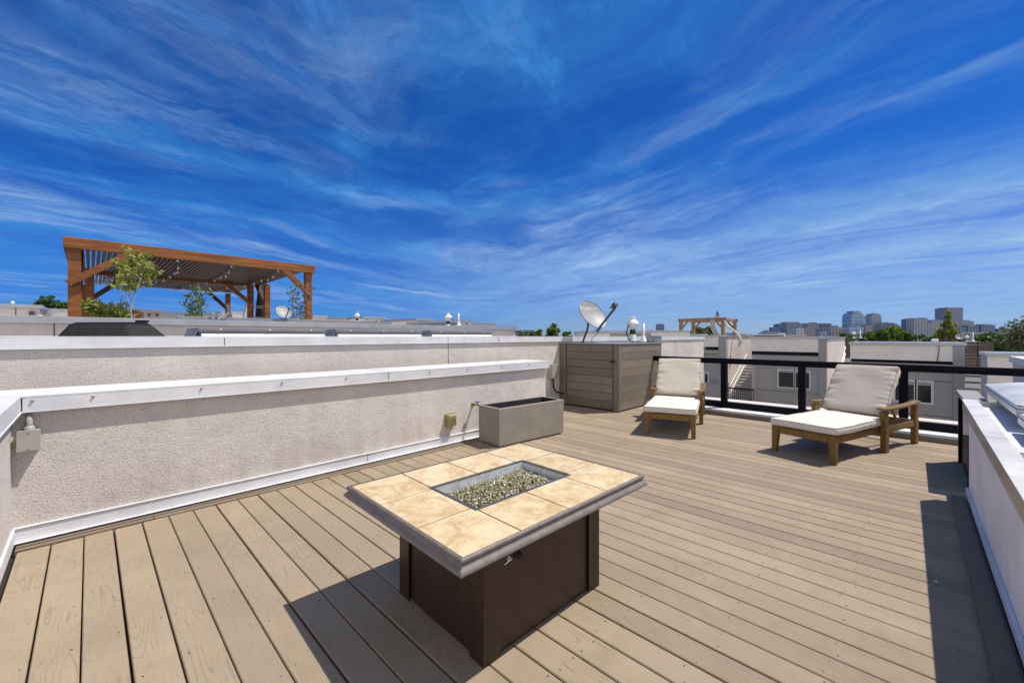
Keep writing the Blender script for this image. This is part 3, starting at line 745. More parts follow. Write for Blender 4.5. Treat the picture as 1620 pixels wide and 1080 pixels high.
# ================================================================ satellite dish on the cabinet roof
def dish_parts(t, mirror=1, mat_='dish', text='DIRECTV'):
    # local frame: mast at origin, dish faces +x (boresight), elliptical 0.55 x 0.72
    tilt = rad(34)
    bx = Vector((math.cos(tilt), 0, math.sin(tilt))); bz = Vector((-math.sin(tilt), 0, math.cos(tilt))); by = Vector((0, 1, 0))
    c = Vector((.13, 0, .60)); A, B = .335, .355
    g = MB(); n = 40; rings = [0, .15, .3, .45, .6, .75, .88, .97, 1.0]
    def pt(r, th, back=0): return c + by * (A * r * math.cos(th)) + bz * (B * r * math.sin(th)) + bx * (.075 * r * r - .075 - back)
    vs = []; fs = []
    for back in (0, .008):
        for r in rings: vs += [pt(r, 2 * math.pi * k / n, back) for k in range(n)]
    m = len(rings)
    for q in (0, 1):
        for i in range(m - 1):
            for k in range(n): fs.append(((q * m + i) * n + k, (q * m + i) * n + (k + 1) % n, (q * m + i + 1) * n + (k + 1) % n, (q * m + i + 1) * n + k))
    g.add(vs, fs, 0, .5, True)
    g.add([pt(1, 2 * math.pi * k / n, q) for q in (-.006, .014) for k in range(n)] + [c + (pt(1, 2 * math.pi * k / n, q) - c) * 1.012 for q in (-.006, .014) for k in range(n)],
          [(k, (k + 1) % n, n + (k + 1) % n, n + k) for k in range(n)] + [(2 * n + k, 2 * n + (k + 1) % n, 3 * n + (k + 1) % n, 3 * n + k) for k in range(n)] + [(k, (k + 1) % n, 2 * n + (k + 1) % n, 2 * n + k) for k in range(n)], 0, .5, True)
    ref = g.build('reflector', mat_, t, flip=False)
    for th, r in ((-1.2, .35), (-1.9, .35), (-1.57, .93)):   # bolts in the bowl
        g = MB(); g.lathe(pt(r, th), [(.009, 0), (.007, .005), (0, .006)], 8, bx); g.build('bolt', 'screw', ref)
    if text:
        cu = bpy.data.curves.new('lettering', 'FONT'); cu.body = text; cu.size = .098; cu.align_x = 'CENTER'; cu.align_y = 'CENTER'
        ob = bpy.data.objects.new('tmp', cu); COL.objects.link(ob); bpy.context.view_layer.update()
        me = bpy.data.meshes.new_from_object(ob.evaluated_get(bpy.context.evaluated_depsgraph_get())); bpy.data.objects.remove(ob)
        bm = bmesh.new(); bm.from_mesh(me); bmesh.ops.triangulate(bm, faces=bm.faces); bmesh.ops.subdivide_edges(bm, edges=[e for e in bm.edges if e.calc_length() > .05], cuts=2)
        for s, q in ((-1, 0), (1, 1)): pass
        for v in bm.verts:
            x, y = v.co.x + .035, v.co.y + .17
            rr = (x / A) ** 2 + (y / B) ** 2
            v.co = c + by * x + bz * y + bx * (.075 * rr - .075 + .004)
        bm.to_mesh(me); bm.free(); me.materials.clear(); me.materials.append(M['whitepaint'])
        o = bpy.data.objects.new('lettering', me); COL.objects.link(o); o.parent = ref
        for s in (-1, 1):                            # emblem in front of the word: two facing half-moon strokes
            pts = []
            for k in range(9):
                a = -1.25 + 2.5 * k / 8; pts.append((-.245 + s * .005 + s * .026 * math.cos(a), .17 + .05 * math.sin(a)))
            for k in range(9):
                a = 1.25 - 2.5 * k / 8; pts.append((-.245 + s * .003 + s * .010 * math.cos(a), .17 + .046 * math.sin(a)))
            g = MB(); g.add([c + by * x + bz * y + bx * (.075 * ((x / A) ** 2 + (y / B) ** 2) - .071) for x, y in pts], [tuple(range(18))]); g.build('emblem', 'whitepaint', ref, flip=False)
    low = c - bz * (B + .005) + bx * .01
    foc = low + bx * .56 + bz * .10
    g = MB(); g.beam(low - bx * .13 + bz * .0, foc, .035, .04, up=(0, 1, 0)); arm = g.build('feed_arm', 'dkgrey', t, .004)
    g = MB(); q = foc + bz * .05
    g.beam(q + bx * .06, q - bx * .045, .085, .085, up=bz); lnb = g.build('receiver_head', 'dkgrey', arm, .012, 3)
    g = MB()
    for y in (-.055, .055, 0): g.lathe(q + by * y - bx * .045, [(.012, 0), (.02, .03), (.021, .045), (0, .05)], 12, -bx)
    g.build('feed_horn', 'plastic', lnb)
    g = MB(); g.tube([(-.23, .05, 0), (-.17, .035, .10), (-.06, .01, .25), (-.02, 0, .33), (-.02, 0, .50)], .022, 12); g.box((-.27, .0, .0), (-.19, .1, .01)); g.build('mast', 'dkgrey', t)
    g = MB(); g.box((-.05, -.03, .44), (.02, .03, .58)); g.beam((.0, 0, .47), c - bx * .085 - bz * .08, .06, .05); g.lathe((-.015, -.045, .5), [(.022, -.01), (.022, .01)], 10, (0, 1, 0)); g.build('mount_bracket', 'dkgrey', t, .004)
    g = MB(); g.tube([low + bx * .02, low - bx * .06 + Vector((0, .01, -.06)), (.05, .05, .10), (.03, .06, .03), (.10, .0, .012), (.24, -.12, .010)], .006, 6); g.build('cable', 'rubber', t)
DISH_YAW = -102
t = thing('satellite_dish', 'large pale grey satellite dish with white lettering on the cabinet roof', 'satellite dish', (7.42, 4.95, 1.27), rad(DISH_YAW))
dish_parts(t)
main_dish = t

# radon fan and vent pipe on the party wall roof behind the cabinet
def fan(loc, label, s=1.0, band=True):
    t = thing('vent_fan', label, 'roof vent', loc)
    g = MB(); g.lathe((0, 0, 0), [(.13 * s, 0), (.085 * s, .17 * s), (.08 * s, .19 * s)], 24); g.build('flashing_cone', 'white', t)
    g = MB(); g.lathe((0, 0, 0), [(.075 * s, .19 * s), (.075 * s, .36 * s), (.105 * s, .365 * s), (.14 * s, .40 * s), (.165 * s, .45 * s), (.17 * s, .48 * s), (.182 * s, .485 * s), (.182 * s, .515 * s), (.17 * s, .53 * s), (.15 * s, .58 * s), (.10 * s, .625 * s), (.07 * s, .64 * s), (.07 * s, .69 * s), (.078 * s, .692 * s), (.078 * s, .73 * s), (0, .73 * s)], 28); g.build('fan_body', 'white', t)
    if band: g = MB(); g.lathe((0, 0, 0), [(.08 * s, .20 * s), (.083 * s, .21 * s), (.083 * s, .325 * s), (.08 * s, .33 * s)], 24); g.build('rubber_coupling', 'rubber', t)
    g = MB(); g.box((-.20 * s, -.035 * s, .535 * s), (-.12 * s, .035 * s, .61 * s)); g.build('wiring_box', 'white', t, .008 * s)
    return t
FP = on_u(1001, 540, 8.35)
f1 = fan((FP.x, FP.y, 1.30), 'white roof vent fan with black coupling and looping cable right of the lettered dish', .74)
g = MB(); g.tube([(-.09, .0, .375), (-.15, .03, .33), (-.19, .05, .17), (-.12, .03, .03), (.0, -.03, -.03), (.18, -.08, -.03), (.24, -.12, -.04), (.30, -.14, .05), (.40, -.18, .09), (.47, -.2, .07)], .012, 8); g.build('cable', 'rubber', f1)
def pipe(loc, label, s=1.0, h=.42):
    t = thing('vent_pipe', label, 'vent pipe', loc)
    g = MB(); g.lathe((0, 0, 0), [(.10 * s, 0), (.04 * s, .14 * s), (.035 * s, .15 * s)], 20); g.build('flashing_cone', 'white', t)
    g = MB(); g.lathe((0, 0, 0), [(.03 * s, .1 * s), (.03 * s, h * s), (.024 * s, h * s), (.024 * s, h * s - .05)], 16); g.build('pipe', 'white', t)
    return t
PP = on_u(1018, 540, 8.5)
pipe((PP.x, PP.y, 1.29), 'slim white vent pipe with conical flashing beside the vent fan', .85, .46)
t = thing('roof_vent_box', 'small grey metal box on the tall wall top right of the slim vent pipe', 'roof box', (8.7, 4.4, 1.2))
q, q2 = on_u(1023, 540, 8.6), on_u(1037, 540, 8.6)
g = W(t); g.box((8.55, q2.y, 1.27), (8.9, q.y, 1.40)); g.build('housing', 'steel', t, .006)
g = W(t); g.box((8.53, q2.y - .012, 1.401), (8.92, q.y + .012, 1.41)); g.build('lid', 'steel', t, .002)

# ================================================================ neighbour's roof behind the tall wall
g = MB(); g.box((-30, 5.5, -10), (10.0, 60, .25)); tag(g.build('roof_membrane', 'roofgrey'), kind='structure')
NS = thing('roof_skylight', 'grey framed roof skylight just over the tall wall right of the grill cover', 'roof skylight', (1.03, 6.95, 1.2), 0, 'grey framed skylights on the neighbouring roof')
def nsk(t):
    L = 1.69
    g = MB(); g.hexa([(.03, -.30, -.1), (L - .02, -.30, -.1), (L - .02, .9, -.1), (.03, .9, -.1)], [(.03, -.015, .238), (L - .02, -.015, .238), (L - .02, .9, .238), (.03, .9, .238)]); g.box((.03, -.30, -.95), (L - .02, .9, -.101)); g.build('curb', 'white', t, .004)
    g = MB(); g.box((0, -.02, .24), (L, .95, .268)); g.box((0, -.03, .27), (L, .95, .318)); fr = g.build('frame', 'greymetal', t, .004)
    g = MB(); g.prism([(-.0, -.03, .31), (-.16, -.03, .0), (-.16, .5, .0), (0, .9, .31)], (.012, 0, 0)); g.build('end_flashing', 'greymetal', t)
    for x in (.25, .86, 1.45): g = MB(); g.lathe((x, -.03, .294), [(.0, -.014), (.012, -.010), (.012, 0)], 8, (0, 1, 0)); g.build('screw', 'white', fr)
nsk(NS)
dup(NS, (2.885, 6.95, 1.2), 0, 'grey framed roof skylight over the tall wall, middle one of three in line')
dup(NS, (4.77, 6.95, 1.2), 0, 'grey framed roof skylight over the tall wall, farthest right of three in line')

t = thing('grill_cover', 'black vinyl cover draped over a barbecue behind the tall wall', 'grill cover', (.2, 6.8, .25))
g = W(t)
def rr(z, x0, x1, y0, y1): return [(x0, y0, z), ((x0 + x1) / 2, y0, z), (x1, y0, z), (x1, y1, z), ((x0 + x1) / 2, y1, z), (x0, y1, z)]
L6 = [rr(.26, -.62, 1.05, 6.45, 7.3), rr(.95, -.50, .94, 6.5, 7.25), rr(1.36, -.265, .70, 6.6, 7.2), rr(1.535, -.155, .54, 6.72, 7.1), rr(1.56, -.10, .49, 6.78, 7.05)]
L6[3][1] = (.30, 6.70, 1.548); L6[4][1] = (.34, 6.76, 1.572); L6[4][2] = (.49, 6.78, 1.577); L6[2][1] = (.33, 6.55, 1.37); L6[1][1] = (.36, 6.42, .95)
vs = [p for r in L6 for p in r]; fs = [(i * 6 + k, i * 6 + (k + 1) % 6, i * 6 + 6 + (k + 1) % 6, i * 6 + 6 + k) for i in range(4) for k in range(6)] + [(24, 25, 26, 27, 28, 29)]
g.add(vs, fs, 0, .5, False); o = g.build('drape', 'cover', t, .02, 3)
md = o.modifiers.new('s', 'SUBSURF'); md.levels = md.render_levels = 2; md.subdivision_type = 'SIMPLE'
g = W(t); g.box((.40, 6.8, 1.574), (.52, 7.0, 1.6)); g.build('top_flap', 'cover', t, .008)

t = thing('roof_parapet', 'long light grey parapet with metal cap behind the grill cover', 'parapet', (4, 9.6, 1))
g = W(t); g.box((-14, 9.55, .2), (9.9, 9.8, 1.6)); g.build('stucco_face', 'stucco_far', t)
g = W(t); g.box((-14, 9.49, 1.60), (9.95, 9.86, 1.71)); g.build('coping', 'alum', t, .006)
g = W(t)
for u in (-.38, 8.6): g.box((u - .006, 9.5455, .5), (u + .006, 9.5495, 1.6))
g.build('control_joint', 'caulk', t)
t = thing('roof_gutter', 'dark grey metal flashing band on top of the long parapet under the pergola', 'flashing', (4, 9.9, 1.7))
g = W(t); g.box((1.15, 9.9, 1.3), (5.6, 10.0, 1.785)); g.build('band', 'greymetal', t, .004)

# ================================================================ cedar pergola
t = thing('pergola', 'orange brown cedar pergola with slatted roof on the neighbouring roof', 'pergola', (2.3, 18, 1))
g = W(t); g.beam((-.42, 14.0, 3.575), (5.14, 14.0, 3.575), .10, .25); g.build('beam', 'pergola', t, .01)
g = W(t); g.beam((-.1, 19.6, 3.56), (4.62, 19.6, 3.56), .10, .2); g.build('beam', 'pergola', t, .01)
g = W(t); g.beam((-.39, 14.06, 3.56), (-.39, 24, 3.56), .06, .24); g.build('beam', 'slat', t, .006)
for x, y, w in ((-.24, 14.15, .22), (4.98, 14.15, .2), (.02, 19.5, .2), (4.63, 19.55, .2), (4.98, 18.6, .2), (4.75, 24.1, .2), (-.2, 24.1, .2)):
    g = W(t); g.box((x - w / 2, y - w / 2, .3), (x + w / 2, y + w / 2, 3.5)); g.build('post', 'pergola', t, .012)
for p, q, m in (((-.35, 14.0, 2.62), (.72, 14.0, 3.46), 'pergola'), ((5.0, 14.0, 2.75), (4.2, 14.0, 3.48), 'pergola'), ((4.63, 19.5, 2.75), (3.75, 19.5, 3.5), 'pergola'), ((.1, 19.5, 2.7), (.95, 19.5, 3.5), 'slat'),
                ((-.2, 14.2, 2.6), (-.2, 15.3, 3.5), 'slat'), ((4.98, 18.7, 2.7), (4.98, 19.9, 3.55), 'slat'), ((4.7, 24.0, 2.75), (3.95, 24.0, 3.5), 'slat'), ((0.0, 19.6, 2.6), (.0, 20.8, 3.5), 'slat')):
    g = W(t); g.beam(p, q, .14, .19, up=(0, 1, 0) if p[1] == q[1] else (1, 0, 0)); g.build('brace', m, t, .008)
g = W(t)
for k in range(52):
    x = -.34 + k * .104; g.beam((x, 14.06, 3.62), (x + .02, 24.2, 3.62), .068, .13)
g.build('slat_roof', 'slat', t)
sl = thing('string_lights', 'strings of round white bulbs hanging under the cedar pergola roof', 'string lights', (2.5, 18, 3.5))
g = W(sl); cab = MB((2.5, 18, 3.5)); spots = []
for x0 in (.55, 1.7, 2.95, 4.2):
    pts = []
    for k in range(11):
        y = 14.5 + k * .93; z = 3.60 - .10 * math.sin(math.pi * ((k * .93) % 3.1) / 3.1) - .02
        pts.append((x0 + .25 * math.sin(k * .5), y, z)); spots.append(pts[-1])
    cab.tube(pts, .012, 5)
cab.build('cable', 'rubber', sl)
for p in spots:
    g = W(sl); g.lathe((p[0], p[1], p[2] - .1), [(0, -.034), (.024, -.024), (.034, 0), (.024, .024), (.012, .04), (.012, .08)], 8); g.build('bulb', 'bulb', sl)

def shrub(base, h, spread, n, lab, leaf='leaf_yel', seed=1, size=.06, low=.0, stems=3):
    t = thing('potted_tree', lab, 'small tree', base, 0, 'leafy potted trees on the neighbouring roof')
    rr_ = random.Random(seed); g = MB(); lf = MB()
    for s in range(stems):
        p = Vector((rr_.uniform(-.12, .12), rr_.uniform(-.12, .12), 0)); pts = [p.copy()]; ln = Vector((rr_.uniform(-.25, .25) * spread, rr_.uniform(-.2, .2), 1)).normalized()
        hh = h * rr_.uniform(.75, 1.0); m = 10
        for k in range(m):
            p = p + ln * hh / m + Vector((rr_.gauss(0, .02), rr_.gauss(0, .02), 0)); pts.append(p.copy())
        g.tube(pts, [.028 * (1 - .8 * k / m) for k in range(m + 1)], 6)
        for k in range(2, m + 1):
            if pts[k].z < low: continue
            for _ in range(3):
                d = Vector((rr_.gauss(0, 1), rr_.gauss(0, 1), rr_.uniform(-.1, .9))).normalized(); l = spread * rr_.uniform(.25, .8) * (1.05 - .55 * k / m)
                e = pts[k] + d * l; g.tube([pts[k], pts[k].lerp(e, .5) + Vector((0, 0, .03)), e], [.010, .007, .004], 5)
                for f in (.55, .8, 1.0): lf.leaves(pts[k].lerp(e, f), .13, .13, .11, n, size)
    g.build('trunk', 'birch', t); lf.build('foliage', leaf, t)
    return t
q = on_v(178, 505, 10.8); shrub((q.x, q.y, .75), 2.2, .74, 10, 'tall bushy yellow green potted tree in front of the left pergola post', 'leaf_yel', 5, .05, 1.5)
q = on_v(183, 505, 10.9); sh = shrub((q.x, q.y, .75), 1.5, .42, 12, 'low round yellow green shrub at the foot of the tallest potted tree', 'leaf_yel', 8, .045, .5)
q = on_v(303, 500, 12.2); shrub((q.x, q.y, .9), 1.72, .45, 4, 'slender potted tree with sparse dark leaves under the middle of the pergola', 'leaf_mid', 21, .045, .9, 2)
q = on_v(474, 505, 12.5); shrub((q.x, q.y, .8), 2.2, .35, 3, 'thin sparse potted tree beside the right pergola post', 'leaf_olive', 33, .045, .9, 2)
t = thing('patio_umbrella', 'closed black patio umbrella behind the right pergola posts', 'umbrella', tuple(on_v(414, 500, 21)))
g = MB((0, 0, 0)); g.lathe((0, 0, 0), [(.10, -.6), (.26, -.3), (.22, .5), (.15, 1.2), (.10, 1.5), (.0, 1.55)], 9, smooth=True); g.build('canopy', 'umbrella', t)
g = MB(); g.tube([(0, 0, -1.5), (0, 0, 1.65)], .03, 8); g.build('pole', 'dkgrey', t)
t = thing('metal_rack', 'small grey metal rack standing left of the closed umbrella', 'rack', tuple(on_v(404, 500, 20)))
g = MB(); g.tube([(-.1, 0, -1.2), (-.1, 0, .62)], .025); g.tube([(.35, 0, -1.2), (.35, 0, .5)], .02)
for z in (-.05, .36, .42): g.tube([(-.1, 0, z), (.35, 0, z)], .018)
g.build('frame', 'dkgrey', t)
for (x, x2), lab in (((359, 366), 'pale slanting pole near the far pergola post'), ((391, 386), 'pale slanting pole near the middle pergola post')):
    p = on_v(x, 481, 21); q = on_v(x2, 503, 21); t = W2 = MB(tuple(q)); W2.tube([p, q, q + (q - p) * 1.0], .055, 8); tag(W2.build('slanting_pole', 'cloth'), lab, 'pole')
q = on_v(447, 505, 9.95)
t = thing('satellite_dish', 'small pale satellite dish on the long parapet left of the right pergola post', 'satellite dish', (q.x, q.y, 1.66), rad(-85)); dish_parts(t); t.scale = (.47, .47, .47)
q = on_v(347, 504, 9.9)
t = thing('roof_bracket', 'small grey bracket on the dark flashing band below the far pergola post', 'bracket', (q.x, q.y, q.z))
g = MB(); g.box((-.14, -.04, -.02), (-.08, .04, .12)); g.box((-.04, -.04, -.02), (.02, .04, .10)); g.beam((.05, 0, 0), (.16, 0, .13), .05, .04); g.build('clip', 'steel', t, .005)
# ================================================================ townhouses across the court
def seam(g, u, v0, v1, z): g.box((u - .006, v0, z - .012), (u - .001, v1, z + .012))
def house(name_label, u0, depth, vL, vR, zt, vFL, slot, ledge, colw, wins, roof_label=None):
    t = thing('townhouse', name_label, 'house', (u0 + depth / 2, (vL + vR) / 2, -10), 0, 'townhouses across the court')
    g = W(t)
    g.box((u0 + .30, vR + .01, -10), (u0 + depth, vL, zt - .10)); g.build('side_wall', 'stucco_far', t)
    g = W(t); g.box((u0, vR + colw + .002, slot[1]), (u0 + .298, vL, zt - .101)); g.build('upper_panel', 'beige', t)
    g = W(t); g.box((u0 - .03, vR, -10), (u0 + .297, vR + colw, zt - .102)); g.build('corner_column', 'stucco_col', t)
    g = W(t); g.box((u0 - .12, vR + colw + .004, ledge), (u0 + .20, vFL, slot[0])); g.build('ledge', 'stucco_grey', t)
    g = W(t); g.box((u0 + .21, vR + colw + .004, slot[0]), (u0 + .29, vL - .02, slot[1] - .002)); g.build('recess', 'dark', t)
    g = W(t); g.box((u0 + .02, vR + colw + .004, -10), (u0 + .295, vFL, ledge - .002)); f = g.build('facade', 'stucco_grey', t)
    g = W(t)
    for z in (ledge - .42, ledge - 1.72, ledge - 3.0): seam(g, u0 + .02, vR + colw + .01, vFL - .01, z)
    g.build('panel_joint', 'caulk', f)
    g = W(t); g.box((u0 - .06, vR - .05, zt - .099), (u0 + depth + .04, vL + .04, zt)); g.build('roof', 'alum', t)
    for (a, b_, z0, z1) in wins:
        g = W(t); e = .07; x = u0 + .02
        for q in (((x - .05, b_ - e, z0 - e), (x - .002, a + e, z0)), ((x - .05, b_ - e, z1), (x - .002, a + e, z1 + e)), ((x - .05, a, z0 + .001), (x - .002, a + e, z1 - .001)), ((x - .05, b_ - e, z0 + .001), (x - .002, b_, z1 - .001))): g.box(*q)
        w = g.build('window', 'frame', t)
        g = W(t); g.box((x - .02, b_ + .002, z0 + .002), (x - .004, a - .002, z1 - .002)); g.build('pane', 'glass', w)
        g = W(t); g.box((x - .03, b_ + .002, z1 - .12), (x - .021, a - .002, z1 - .002)); g.build('blind', 'plastic', w)
    return t
hA = house('pale townhouse with stair rails on its sunlit side, left of the middle townhouse', 28, 6.0, 13.0, 8.43, 1.48, 12.8, (.52, .73), .30, .45, [(9.72, 9.55, -2.6, -.95)])
hB = house('middle pale townhouse with twin windows behind the left of the two lounge chairs gap', 28, 8.5, 7.08, 3.37, 1.38, 6.74, (.30, .52), -.06, .36, [(5.60, 4.88, -1.51, -.55), (4.78, 4.15, -1.51, -.55)])
hA['label'] = 'pale townhouse with white stair rail against its sunlit side wall, left of the middle one'
hB['label'] = 'pale grey townhouse with white framed twin window, seen between the two chaises'
hC = house('pale grey townhouse with white framed window and cable down its parapet, behind the right chaise', 22, 3.2, 1.87, -1.33, 1.17, 1.6, (.36, .48), .15, .29, [(.50, -.02, -1.09, -.33), (-.12, -.48, -1.09, -.33)])
hD = house('pale beige townhouse wall at the right edge behind the skylights', 20, 1.8, -1.70, -7.0, .88, -1.8, (-2.0, -1.8), -2.2, .4, [])

def stair(loc0, u0, u1, z0, z1, v0, v1, lab, n=11, railmat='white', treadmat='roofgrey'):
    t = thing('outdoor_stair', lab, 'stairs', (u0, (v0 + v1) / 2, z0))
    g = W(t)
    for k in range(n):
        u = u0 + (u1 - u0) * k / n; z = z0 + (z1 - z0) * (k + 1) / n; g.box((u, v0, z - .05), (u + (u1 - u0) / n * 1.1, v1, z))
    g.build('treads', treadmat, t)
    g = W(t)
    for k in range(n):
        u = u0 + (u1 - u0) * (k + 1) / n; z = z0 + (z1 - z0) * (k + 1) / n; g.box((u + .01, v0, z - .02), (u + .03, v1, z + (z1 - z0) / n - .05))
    g.build('risers', 'stucco_col', t)
    for v in (v1 - .05, v0 + .05):
        g = W(t); g.beam((u0, v, z0 - .1), (u1, v, z1 - .1), .05, .18); g.build('stringer', railmat, t)
    for h in (.45, .9):
        g = W(t); g.tube([(u0 - .1, v1 - .05, z0 + h), (u1, v1 - .05, z1 + h)], .035, 6); g.build('handrail', railmat, t)
    return t
stair(0, 28.4, 32.2, -2.7, -.75, 7.25, 8.40, 'outdoor stair with white handrails climbing beside the leftmost pale townhouse')
stair(0, 31.5, 35.8, -2.4, -.2, 1.9, 3.35, 'outdoor stair with white handrail between the two middle townhouses')
stair(0, 21.6, 25.2, -3.0, -.15, -1.60, -1.38, 'narrow shaded stair') if False else None
t = thing('outdoor_stair', 'dark shaded stair in the gap right of the cable draped townhouse', 'stairs', (23.5, -1.7, -3))
g = W(t)
for k in range(12): g.box((21.9 + k * .3, -1.60 - k * .035, -2.9 + k * .24), (22.25 + k * .3, -1.36, -2.85 + k * .24))
g.build('treads', 'shadestair', t)
g = W(t); g.box((22.3, -2.1, -6), (26.0, -1.37, -3.0)); g.build('base', 'dark', t)
g = W(t); g.beam((21.8, -1.37, -2.9), (25.4, -1.37, .05), .04, .12); g.build('stringer', 'white', t)
t = thing('fence_panel', 'dark brown board enclosure between the right townhouses', 'fence', (26, -1.6, 0))
g = W(t)
for k in range(9): g.box((25.6, -2.35, .02 + k * .13), (25.65, -1.42, .14 + k * .13), rnd=R.random())
g.build('boards', 'brown', t); g = W(t); g.box((25.58, -1.92, .02), (25.595, -1.90, 1.2)); g.build('door_gap', 'dark', t)
g = W(t); g.box((25.3, -2.4, -.1), (26.8, -1.40, .018)); g.build('landing', 'beige', t)
t = thing('fence_panel', 'dark brown board enclosure on the roof right of the middle townhouse', 'fence', (37, 3, 0))
g = W(t); q0, q1 = on_u(1337, 540, 37), on_u(1346.5, 540, 37)
for k in range(8): g.box((37, q1.y, -.3 + k * .2), (37.06, q0.y, -.11 + k * .2), rnd=R.random())
g.build('boards', 'brown', t)
t = thing('balcony_railing', 'small black balcony railing below the stair on the far townhouse', 'railing', (27.8, 7.4, -2))
g = W(t); g.box((27.6, 6.8, -1.82), (27.66, 8.3, -1.74)); g.box((27.6, 6.8, -2.9), (27.66, 8.3, -2.85)); g.build('rails', 'black', t)
g = W(t)
for k in range(14): g.box((27.615, 6.82 + k * .113, -2.85), (27.645, 6.845 + k * .113, -1.82))
g.build('balusters', 'black', t)
t = thing('balcony_wall', 'low pale wall holding the black balcony railing on the far townhouse', 'wall', (27.7, 8, -3))
g = W(t); g.box((27.58, 8.31, -10), (28.3, 9.6, -1.6)); g.box((27.68, 6.76, -10), (28.3, 8.30, -3.0)); g.build('stucco_face', 'stucco_grey', t)
g = W(t); g.box((27.55, 8.30, -1.598), (28.35, 9.65, -1.52)); g.build('coping', 'alum', t)
t = thing('wall_cap', 'white metal topped wall corner at the right edge above the skylights', 'wall', (12, -1.4, 0))
g = W(t); g.box((7.5, -4, -10), (13.0, -1.44, .88)); g.build('stucco_face', 'stucco_far', t)
g = W(t); g.box((7.4, -4.1, .881), (13.1, -1.40, 1.0)); g.build('coping', 'coping', t)

# roof fittings on the far townhouses
def clone_fan(px, py_base, D, sc_, lab):
    p = at(px, py_base, D); c = dup(f1, tuple(p), R.uniform(0, 6), lab, 'roof vent fans on distant roofs'); c.scale = (sc_,) * 3
f1['group'] = 'roof vent fans'
for px, py, D, k, lab in ((1350.5, 535, 30, .95, 'white roof vent fan behind the middle townhouse near the leafy trees'), (1529, 541, 26, .85, 'white roof vent fan above the dark board enclosure at right'),
                          (565, 511.5, 19, .95, 'small white roof vent fan just right of the cedar pergola'), (709, 519, 14.5, 1.0, 'white roof vent fan with hanging cable on the long far parapet')):
    clone_fan(px, py, D, k, lab)
for px, py, D, s_, h, lab in ((725.5, 515, 15, .9, .5, 'short white vent pipe beside the fan on the far parapet'), (1361, 535, 30, 1.2, .5, 'short white vent pipe behind the middle townhouse'), (1539, 541, 26, 1.2, .5, 'short white vent pipe above the dark board enclosure')):
    pipe(tuple(at(px, py, D)), lab, s_, h)
p = at(1516, 540, 26)
t = thing('satellite_dish', 'tiny pale satellite dish on the roof right of the yellow poplar', 'satellite dish', tuple(p), rad(200)); dish_parts(t, text=None); t.scale = (.5,) * 3
p = at(1370, 537, 30)
t = thing('satellite_dish', 'tiny dark backed satellite dish on the roof behind the right chaise', 'satellite dish', tuple(p), rad(60)); dish_parts(t, mat_='dkgrey', text=None); t.scale = (.55,) * 3
t = thing('roof_hatch', 'white rounded roof hatch on the parapet of the cable draped townhouse', 'roof hatch', (22.6, -.45, 1.15))
g = W(t); a, b_ = on_u(1473, 540, 22.5), on_u(1485, 540, 22.5); g.box((22.4, b_.y, 1.15), (23.0, a.y, 1.30)); g.build('lid', 'white', t, .04, 3)
t = thing('hanging_cable', 'thin black cable hanging down the parapet of the right townhouse', 'cable', (21.9, -.5, 1))
g = W(t); g.tube([(22.5, b_.y, 1.16), (21.97, b_.y, 1.2), (21.96, b_.y + .01, .9), (21.96, b_.y + .06, .35)], .012, 6); g.build('cable', 'rubber', t)
t = thing('roof_vent', 'row of small white roof boxes above the dark board enclosure at right', 'roof boxes', tuple(at(1540, 545, 26)))
for x in (1527, 1536, 1546):
    g = W(t); p = at(x, 543, 26); g.box((p.x - .12, p.y - .12, p.z - .1), (p.x + .12, p.y + .12, p.z + .12)); g.build('box', 'white', t, .01)

# ---------------------------------------------------------------- far flat roofs
def roofbox(x0, x1, yt, yb, v, lab, m='beige', depth=4, cap='alum', seams=(), vents=()):
    p, q = on_v(x0, yt, v), on_v(x1, yt, v); z = (p.z + q.z) / 2
    t = thing('rooftop_structure', lab, 'rooftop box', ((p.x + q.x) / 2, v + depth / 2, .2), 0, 'pale boxes on distant flat roofs')
    ch = min(.12, (yb - yt) * .014 * v / 9)
    g = W(t); g.box((p.x, v, -1), (q.x, v + depth, z - ch)); g.build('wall', m, t)
    g = W(t); g.box((p.x - .08, v - .08, z - ch + .001), (q.x + .08, v + depth + .08, z)); g.build('coping', cap, t)
    for s in seams:
        a = on_v(s, yt, v); g = W(t); g.box((a.x - .012, v - .004, 0), (a.x + .012, v - .0005, z - ch - .01)); g.build('joint', 'caulk', t)
    for s, y0, y1, w in vents:
        a, b_ = on_v(s, y0, v), on_v(s + w, y1, v); g = W(t); g.box((a.x, v - .06, b_.z), (b_.x, v - .005, a.z)); g.build('vent', 'dkgrey', t)
    return t
roofbox(-80, 63, 480, 500, 22, 'pale rooftop box with two dark louvres at the far left edge', seams=(25,), vents=((45.5, 492, 498, 4), (50.5, 492, 498, 4)))
roofbox(64, 72, 488, 500, 24, 'narrow white roof corner next to the far left rooftop box', 'white')
roofbox(70, 152, 489, 502, 30, 'long low white parapet behind the left pergola post')
roofbox(197, 253, 489, 506, 20, 'pale rooftop box carrying the orange satellite dish', seams=(226,), vents=((234, 496, 500, 3), (247, 496, 500, 3)))
roofbox(253, 350, 494.5, 506, 26, 'long low pale roof under the middle of the pergola')
roofbox(352, 400, 493, 506, 30, 'small pale rooftop box between the far pergola posts')
roofbox(497, 515, 499, 512, 24, 'small pale rooftop box right of the pergola end post')
roofbox(515, 559, 502, 514, 26, 'low pale roof strip left of the small vent fan', cap='greymetal')
roofbox(575, 607, 501, 516, 24, 'pale rooftop box with three small vents right of the small vent fan', seams=(580,), vents=((583.5, 508, 511, 3), (594, 507, 511, 2), (603, 507, 511, 2)))
roofbox(610, 657, 505, 516, 28, 'long low pale roof in the middle of the far roof line')
